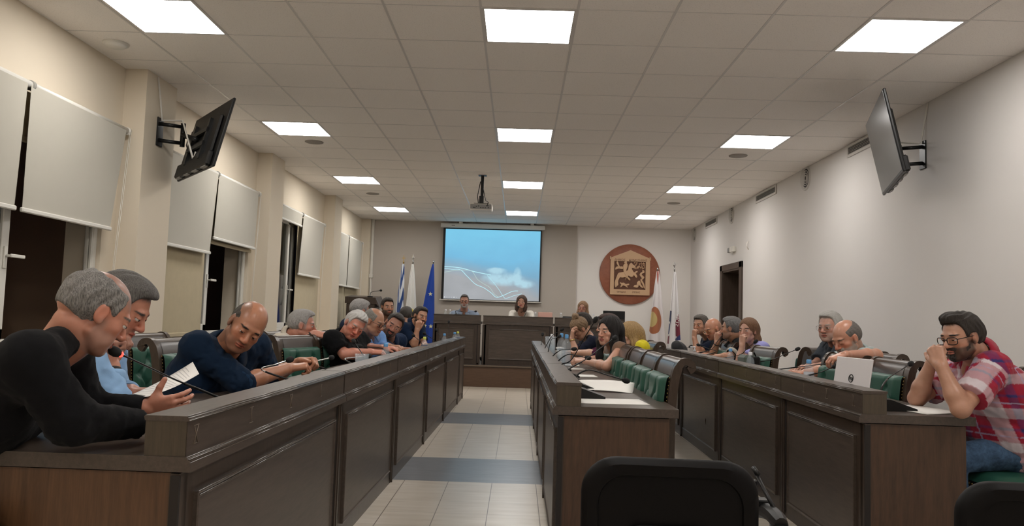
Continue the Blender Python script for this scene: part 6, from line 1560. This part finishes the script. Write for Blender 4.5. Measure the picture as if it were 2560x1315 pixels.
ppl('P5', 'person in black polo, head tilted over forearms on the left desk',
    head=(887, 813, 6.15), face=(.42, -.82, -.38), hup=(.48, .05, .88), neck=(862, 846, 6.25), sh=((830, 850, 6.0), (898, 850, 6.5)), hip=(-1.36, 6.32, .53), front=R_,
    arms=[((862, 886, 5.95), (928, 880, 6.1), (.95, .25, 0), (0, -.3, .9), dict(curl=(.4, .45, .5, .5))), ((915, 872, 6.5), (958, 870, 6.3), (.95, 0, 0), (0, 0, 1), dict(curl=(.4, .45, .5, .5)))],
    res=.0042, cres=.010, skin=(.56, .24, .17), hair=dict(style='short', c=(.50, .48, .46), c2=(.72, .70, .67), t=.012, rough=.003), browc=(.4, .36, .32), shirt=(.005, .005, .006), sleeve=.75, slw=1.15, bulk=1.06, collar=dict(open=True), lids=.5, ruddy=.8, fold=1.3)
ppl('P6', 'person turned away behind the one in black polo, left side',
    head=(901, 777, 7.9), face=(.75, .60, -.25), neck=(888, 806, 7.95), sh=((868, 815, 7.75), (905, 812, 8.2)), hip=(-1.85, 8.0, .52), front=R_,
    arms=[((870, 850, 7.8), (900, 855, 7.8), None, None), None], res=.0055, cres=.013, skin=SKR, hair=dict(style='short', c=(.20, .19, .18), c2=(.42, .40, .38), t=.010), shirt=(.02, .03, .06), sleeve=1.5)
ppl('P7', 'person in light blue shirt and dark glasses looking down at the left desk',
    head=(936, 805, 6.85), face=(.84, -.36, -.36), hup=(.25, 0, .95), neck=(916, 840, 6.95), sh=((893, 848, 6.75), (945, 845, 7.25)), hip=(-1.62, 7.0, .53), front=R_,
    arms=[((925, 880, 6.75), (968, 871, 6.85), (.9, .2, 0), (0, 0, 1), dict(curl=(.5, .5, .5, .5))), ((955, 868, 7.2), (975, 866, 7.0), (.9, -.1, 0), (0, 0, 1), dict(curl=(.5, .5, .5, .5)))],
    res=.0045, cres=.010, skin=SK, hair=dict(style='fringe', c=(.18, .17, .15), c2=(.34, .32, .29), t=.006, top=.06, fy=.035), browc=(.1, .08, .07), glasses=dict(m='black', r=.0016), shirt=(.17, .33, .66), sleeve=1.7, collar=dict(open=True), lids=.55, seat=(-1.55, 7.0, 0, 'green chair under the person in light blue shirt and dark glasses'))
ppl('P8', 'person in navy jacket tilting head sideways toward the aisle',
    head=(984, 813, 7.45), face=(.18, -.93, -.20), hup=(.52, 0, .85), neck=(968, 848, 7.6), sh=((945, 850, 7.5), (1000, 852, 7.9)), hip=(-1.58, 7.7, .53), front=R_,
    arms=[((985, 880, 7.4), (1003, 872, 7.5), (.9, .2, 0), (0, 0, 1), dict(curl=(.5, .5, .5, .5))), None],
    res=.0045, cres=.011, skin=(.46, .22, .15), nose=1.1, hs=1.05, hair=dict(style='short', c=DARKH, t=.008, hl=.088, nape=-.05), beard=.75, beardc=(.02, .015, .012), beardm=dict(c=DARKH, goatee=True), browc=(.012, .009, .008), shirt=(.010, .022, .055), sleeve=1.9, garment='jacket', collar=dict(open=True), watch=(0, 'blackstrap', 1), lids=.35, seat=(-1.55, 7.65, 0, 'green chair under the person in navy jacket'))
ppl('P9', 'person in dark top sitting upright behind the left row near the lectern',
    head=(969, 767, 9.9), face=(.48, -.87, -.05), neck=(962, 793, 10.0), sh=((940, 803, 9.9), (988, 802, 10.2)), hip=(-1.80, 10.0, .53), front=R_,
    arms=[((940, 840, 9.9), (975, 845, 9.8), None, None), None], res=.0055, cres=.014, skin=SK, hair=dict(style='short', c=DARKH, t=.008), beard=.85, beardc=(.03, .022, .018), shirt=(.02, .02, .03), sleeve=1.5, seat=(-1.75, 10.0, 0, 'green chair under the upright person near the lectern'))
ppl('P10', 'person turned away, mostly hidden behind the one in navy polo',
    head=(1016, 789, 10.1), face=(.2, .95, -.15), neck=(1012, 812, 10.0), sh=((996, 822, 10.2), (1026, 822, 10.2)), hip=(-1.45, 10.3, .53), front=R_,
    arms=[None, None], res=.006, cres=.015, skin=(.36, .2, .14), hair=dict(style='short', c=(.022, .018, .016), c2=(.08, .07, .06), t=.010), shirt=(.02, .025, .04), sleeve=.7, seat=(-1.40, 10.3, 0, 'green chair under the mostly hidden person at far end of left row'))
ppl('P11', 'person in navy polo with cheek propped on hand beside blue flag',
    head=(1051, 791, 9.15), face=(.62, -.74, -.12), hup=(.22, 0, .97), neck=(1032, 814, 9.2), sh=((1009, 822, 9.0), (1048, 820, 9.5)), hip=(-1.52, 9.3, .53), front=R_,
    arms=[((1036, 861, 8.95), (1043, 824, 8.95), (.18, -.05, .9), (.3, -.9, .1), dict(curl=(.9, .9, 1.0, 1.0), side=1)), ((1060, 862, 9.3), (1050, 868, 9.1), None, None)],
    res=.005, cres=.012, skin=SK, hair=dict(style='short', c=DARKH, t=.008, hl=.082), beard=.9, beardc=(.025, .018, .015), browc=(.012, .01, .008), shirt=(.008, .018, .045), sleeve=.75, collar=dict(open=True), seat=(-1.48, 9.3, 0, 'green chair under the person in navy polo'))
# ---- middle row
ppl('P14', 'person in sleeveless brown top with hands together at the middle desks',
    head=(1522, 828, 6.15), face=(-.78, -.62, -.06), neck=(1536, 866, 6.2), sh=((1528, 875, 6.5), (1552, 874, 6.0)), hip=(.92, 6.3, .52), front=L_, fem=True,
    arms=[((1500, 902, 6.55), (1458, 898, 6.45), (-.9, -.25, 0), (0, 0, 1), dict(curl=(.7, .7, .75, .8))), ((1518, 916, 5.85), (1462, 903, 6.2), (-.75, .4, .05), (0, -.4, .9), dict(curl=(.6, .65, .7, .75)))],
    res=.0036, cres=.009, skin=(.56, .31, .22), hs=1.0, hair=dict(style='long', c=(.006, .005, .005), c2=(.02, .016, .015), len=.27, t=.016, w=.074, fwd=.03), lipc=(.45, .12, .11), browc=(.012, .009, .008), shirt=(.22, .13, .085), sleeve=0, neckline=(.05, .02, .065, .08), garment='blouse', lids=.28)
ppl('P13', 'person in navy top and gold bracelet holding forehead, middle desks',
    head=(1447, 822, 8.15), face=(-.62, -.30, -.72), hup=(-.35, -.25, .9), neck=(1470, 842, 8.25), sh=((1468, 858, 8.6), (1484, 856, 8.0)), hip=(.98, 8.4, .52), front=L_, fem=True,
    arms=[((1440, 880, 8.6), (1430, 878, 8.5), None, None), ((1440, 884, 7.95), (1430, 847, 8.0), (.05, .05, .95), (-.9, -.3, 0), dict(curl=(.35, .4, .45, .5), side=-1))],
    res=.0048, cres=.011, skin=(.50, .28, .19), hair=dict(style='bun', c=(.10, .060, .035), c2=(.34, .22, .12), t=.010), shirt=(.012, .014, .028), sleeve=.8, neckline=(.03, .03, .06, .06), garment='top', watch=(1, 'brass', 1), lids=.8)
ppl('P12', 'person just visible behind the one holding forehead',
    head=(1455, 806, 9.4), face=(-.9, -.1, -.1), neck=(1463, 832, 9.4), sh=((1462, 842, 9.7), (1470, 842, 9.1)), hip=(1.02, 9.5, .52), front=L_, arms=[None, None], res=.006, cres=.015,
    skin=SK, hair=dict(style='short', c=DARKH, t=.012), shirt=(.02, .02, .03), sleeve=.7, legs=True)
ppl('P15', 'person in purple top with forearms on the middle desk, face mostly hidden',
    head=(1519, 817, 7.15), face=(-.92, -.25, -.05), neck=(1529, 850, 7.2), sh=((1524, 862, 7.5), (1536, 862, 6.95)), hip=(1.0, 7.3, .52), front=L_, fem=True,
    arms=[((1488, 884, 7.45), (1440, 880, 7.4), (-.9, -.1, 0), (0, 0, 1), dict(curl=(.5, .5, .5, .5))), ((1496, 886, 6.95), (1436, 882, 7.2), (-.9, .1, 0), (0, 0, 1), dict(curl=(.5, .5, .5, .5)))],
    res=.0048, cres=.012, skin=SKF, hair=dict(style='short', c=(.04, .02, .015), t=.014), shirt=(.07, .008, .035), sleeve=1.15, garment='top')
ppl('P16', 'person in bright yellow top behind the empty middle chairs',
    head=(1572, 838, 7.0), face=(-.93, -.12, -.12), neck=(1590, 862, 7.05), sh=((1592, 874, 7.4), (1606, 869, 6.85)), hip=(1.22, 7.15, .52), front=L_, fem=True,
    arms=[None, ((1585, 910, 6.8), (1550, 905, 6.9), None, None)], res=.0045, cres=.010, skin=(.60, .36, .27),
    hair=dict(style='long', c=(.26, .145, .055), c2=(.62, .42, .19), len=.215, t=.018, w=.080, fwd=-.015, flare=.015), browc=(.2, .12, .06), shirt=(.80, .68, .03), sleeve=.6, garment='yellow_top', fold=1.8, neckline=(.0, .06, .06, .05))
# ---- right row
ppl('P17', 'person in dark navy polo with chin on fist, farthest in the right row',
    head=(1751, 812, 9.2), face=(-.74, -.66, -.12), neck=(1772, 845, 9.3), sh=((1768, 858, 9.6), (1792, 857, 9.05)), hip=(2.42, 9.35, .53), front=L_,
    arms=[((1755, 884, 9.5), (1748, 880, 9.3), None, None), ((1745, 882, 8.9), (1736, 845, 8.95), (.02, .05, .95), (-.85, -.4, 0), dict(curl=(1.1, 1.1, 1.2, 1.2), side=-1))],
    res=.005, cres=.012, skin=SK, hair=dict(style='short', c=(.045, .038, .032), c2=(.17, .15, .13), t=.012), beard=.25, beardc=(.1, .08, .07), shirt=(.010, .015, .032), sleeve=.75, collar=dict(open=True), seat=(2.35, 9.35, PI, 'green chair under the person with chin on fist, right row'))
ppl('P18', 'person in black shirt and thin glasses looking down, right row',
    head=(1781, 823, 8.65), face=(-.84, -.40, -.36), hup=(-.2, 0, .97), neck=(1800, 848, 8.7), sh=((1792, 862, 9.0), (1815, 862, 8.5)), hip=(2.40, 8.8, .53), front=L_,
    arms=[((1770, 888, 8.9), (1745, 884, 8.7), (-.9, -.1, 0), (0, 0, 1), dict(curl=(.5, .5, .5, .5))), ((1790, 892, 8.4), (1758, 888, 8.5), (-.9, .1, 0), (0, 0, 1), dict(curl=(.5, .5, .5, .5)))],
    res=.0048, cres=.012, skin=(.50, .24, .15), beard=.25, beardc=(.2, .13, .1), browc=(.08, .05, .04), scalp=lambda x, y, z: (.0-y)-.03-np.maximum(0, z-.03), scalpc=(.32, .18, .12), glasses=dict(m='brass', r=.0013), shirt=(.006, .006, .008), sleeve=.7, lids=.6, seat=(2.35, 8.7, PI, 'green chair under the person in black shirt and thin glasses'))
ppl('P19', 'person in black polo with pale sleeve trim, turned away, hand to cheek',
    head=(1827, 821, 7.9), face=(-.86, .42, -.05), neck=(1834, 850, 7.95), sh=((1822, 866, 8.3), (1856, 864, 7.75)), hip=(2.36, 8.0, .53), front=L_,
    arms=[((1782, 890, 8.1), (1793, 856, 8.0), (.12, -.1, .9), (-.7, -.6, .1), dict(curl=(.9, .9, .95, 1.0), side=-1)), ((1822, 893, 7.65), (1788, 893, 7.8), (-.9, .1, 0), (0, 0, 1), dict(curl=(.5, .5, .5, .5)))],
    res=.0045, cres=.010, skin=SK, hair=dict(style='short', c=(.07, .068, .066), c2=(.24, .235, .23), t=.012), beard=.4, beardc=(.15, .13, .12), shirt=(.006, .006, .008), sleeve=.78, cuff=True, cuffc=(.55, .50, .42), collar=dict(open=True, c=(.02, .02, .02)), watch=(0, 'blackstrap', 1), bulk=1.05)
ppl('P20', 'person in lilac top with mouth against fist, right row',
    head=(1870, 826, 7.35), face=(-.74, -.66, -.04), neck=(1888, 858, 7.4), sh=((1880, 872, 7.75), (1908, 872, 7.2)), hip=(2.42, 7.45, .52), front=L_, fem=True,
    arms=[((1862, 898, 7.6), (1856, 890, 7.5), None, None), ((1850, 902, 7.05), (1856, 862, 7.05), (.05, .05, .95), (-.85, -.45, 0), dict(curl=(1.0, 1.05, 1.1, 1.1), side=-1))],
    res=.0042, cres=.010, skin=(.58, .33, .24), hair=dict(style='long', c=(.13, .060, .030), c2=(.30, .16, .085), len=.20, t=.013, w=.066, fwd=-.04, flare=.0), lipc=(.42, .13, .12), browc=(.06, .035, .025), shirt=(.36, .36, .72), sleeve=.72, garment='top', neckline=(.04, .03, .06, .06), earring=True, fold=1.3)
ppl('P21', 'person in slate polo and thin glasses looking across, right row',
    head=(2074, 817, 6.15), face=(-.80, -.58, -.10), neck=(2094, 858, 6.25), sh=((2072, 872, 6.6), (2112, 870, 6.1)), hip=(2.72, 6.35, .53), front=L_,
    arms=[((2040, 912, 6.5), (2005, 925, 6.2), (-.9, -.3, 0), (0, 0, 1), dict(curl=(.4, .4, .4, .4))), ((2085, 912, 6.0), (2035, 918, 5.9), (-.9, .1, 0), (0, 0, 1), dict(curl=(.4, .4, .4, .4)))],
    res=.0042, cres=.010, skin=(.50, .27, .20), hs=1.03, nose=1.15, hair=dict(style='short', c=(.36, .345, .32), c2=(.60, .58, .54), t=.012, hl=.084), beard=.35, beardc=(.45, .42, .38), browc=(.3, .28, .25), glasses=dict(m='grey', r=.0012), shirt=(.035, .042, .052), sleeve=.78, slw=1.1, collar=dict(open=True), lids=.4, seat=(2.62, 6.35, PI, 'green chair under the person in slate polo'))
ppl('P22', 'person in pale aqua shirt looking down, bare arm laid on a chair back',
    head=(2115, 846, 5.40), face=(-.84, -.34, -.44), hup=(-.3, -.05, .95), neck=(2140, 890, 5.5), sh=((2098, 905, 5.8), (2155, 898, 5.4)), hip=(2.52, 5.55, .53), front=L_,
    arms=[((2062, 928, 5.65), (2012, 932, 5.8), (-.95, .2, 0), (0, 0, 1), dict(curl=(.4, .4, .4, .4))), ((2190, 888, 5.2), (2112, 888, 4.95), (-.9, .1, -.3), (0, -.2, .9), dict(curl=(.6, .6, .6, .6)))],
    res=.004, cres=.009, skin=(.54, .27, .18), hs=1.05, nose=1.2, hair=dict(style='fringe', c=(.09, .08, .07), c2=(.22, .20, .18), t=.003, top=.05, fy=.03, rough=.001), beard=.75, beardc=(.42, .38, .34), beardm=dict(c=(.40, .37, .33), c2=(.62, .58, .52), goatee=True, t=.006), browc=(.12, .08, .06), scalp=lambda x, y, z: (.01-y)-.03-np.maximum(0, z-.06)*.8, scalpc=(.36, .24, .18), shirt=(.42, .50, .50), sleeve=.62, slw=1.1, collar=dict(open=True), lids=.75, ruddy=.6, bulk=1.1)
ppl('P23', 'person in red plaid shirt and jeans, hands folded before mouth',
    head=(2402, 842, 3.75), face=(-.94, -.28, -.22), hup=(-.15, 0, .98), neck=(2447, 892, 3.84), sh=((2396, 930, 4.10), (2482, 922, 3.66)), hip=(2.52, 3.92, .58), front=L_,
    arms=[((2292, 996, 4.02), (2330, 905, 3.96), (.25, -.55, .75), (-.85, -.1, .5), dict(curl=(.75, .8, .85, .9), thumb=(.6, .3), side=-1)), ((2402, 1022, 3.55), (2352, 912, 3.62), (-.05, .45, .80), (-.8, -.55, .3), dict(curl=(.85, .9, .95, 1.0), thumb=(.5, .3), side=-1))],
    res=.0030, cres=.0065, skin=(.50, .27, .18), hs=.98, nose=1.1, hair=dict(style='short', c=(.016, .012, .010), c2=(.05, .04, .033), t=.011, hl=.082, rough=.003, tufts=[((0, .045, .108), (.045, .042, .022))]), beard=.85, beardc=(.035, .025, .02), browc=(.015, .01, .008), beardm=dict(c=(.025, .018, .014), t=.0025, top=-.040), glasses=dict(m='black', r=.0022), shirt=(.4, .03, .06), skind='plaid', sleeve=.72, slw=1.18, bulk=1.10, belly=1.12, collar=dict(open=True, c=(.42, .03, .06)), fold=1.4, pants=(.030, .055, .095), pkind='denim', lids=.45, gaze=(.1, 1, -.15))
# ---- platform
ppl('P24', 'person in pale blue shirt and glasses at the left platform desk',
    head=(1161, 753, 13.3), face=(.05, -1, -.10), neck=(1160, 780, 13.42), sh=((1134, 788, 13.45), (1188, 789, 13.45)), hip=(-.92, 13.65, .92), front=(0, -1, 0), floor=.357,
    arms=[((1128, 812, 13.2), (1150, 812, 13.05), None, None), ((1192, 812, 13.2), (1172, 812, 13.05), None, None)], res=.006, cres=.013, skin=(.50, .26, .19), hair=dict(style='short', c=(.06, .055, .05), t=.004, hl=.088), beard=.9, beardc=(.40, .38, .36), glasses=dict(m='black', r=.0016), shirt=(.26, .32, .42), sleeve=1.8, collar=dict(open=True), legs=False)
ppl('P25', 'person in white jacket speaking into microphone at the centre of platform',
    head=(1304, 755, 13.3), face=(-.12, -.98, -.04), hup=(.08, 0, 1), neck=(1303, 780, 13.45), sh=((1281, 785, 13.48), (1327, 786, 13.48)), hip=(.05, 13.7, .92), front=(0, -1, 0), floor=.357, fem=True,
    arms=[((1272, 808, 13.25), (1290, 808, 13.05), None, None), ((1334, 808, 13.25), (1318, 808, 13.05), None, None)], res=.0055, cres=.012, skin=(.56, .31, .22), hair=dict(style='long', c=(.04, .020, .013), c2=(.11, .06, .04), len=.17, t=.014, w=.072, fwd=.01), lipc=(.45, .10, .10), shirt=(.74, .70, .63), sleeve=1.9, garment='jacket', neckline=(.07, -.02, .05, .14), legs=False)
ppl('P26', 'person with red glasses and white jacket at the right platform desk',
    head=(1457, 770, 13.35), face=(-.30, -.95, -.04), neck=(1460, 795, 13.45), sh=((1440, 803, 13.48), (1482, 804, 13.48)), hip=(1.13, 13.7, .86), front=(0, -1, 0), floor=.357, fem=True,
    arms=[((1432, 822, 13.25), (1448, 822, 13.05), None, None), ((1490, 822, 13.25), (1472, 822, 13.05), None, None)], res=.0055, cres=.012, skin=(.56, .32, .23), hair=dict(style='long', c=(.20, .10, .05), c2=(.40, .24, .13), len=.19, t=.013, w=.072, fwd=.01), glasses=dict(m='redframe', r=.002), lipc=(.42, .13, .12), shirt=(.72, .70, .65), sleeve=1.8, garment='jacket', neckline=(.05, .0, .05, .10), legs=False)
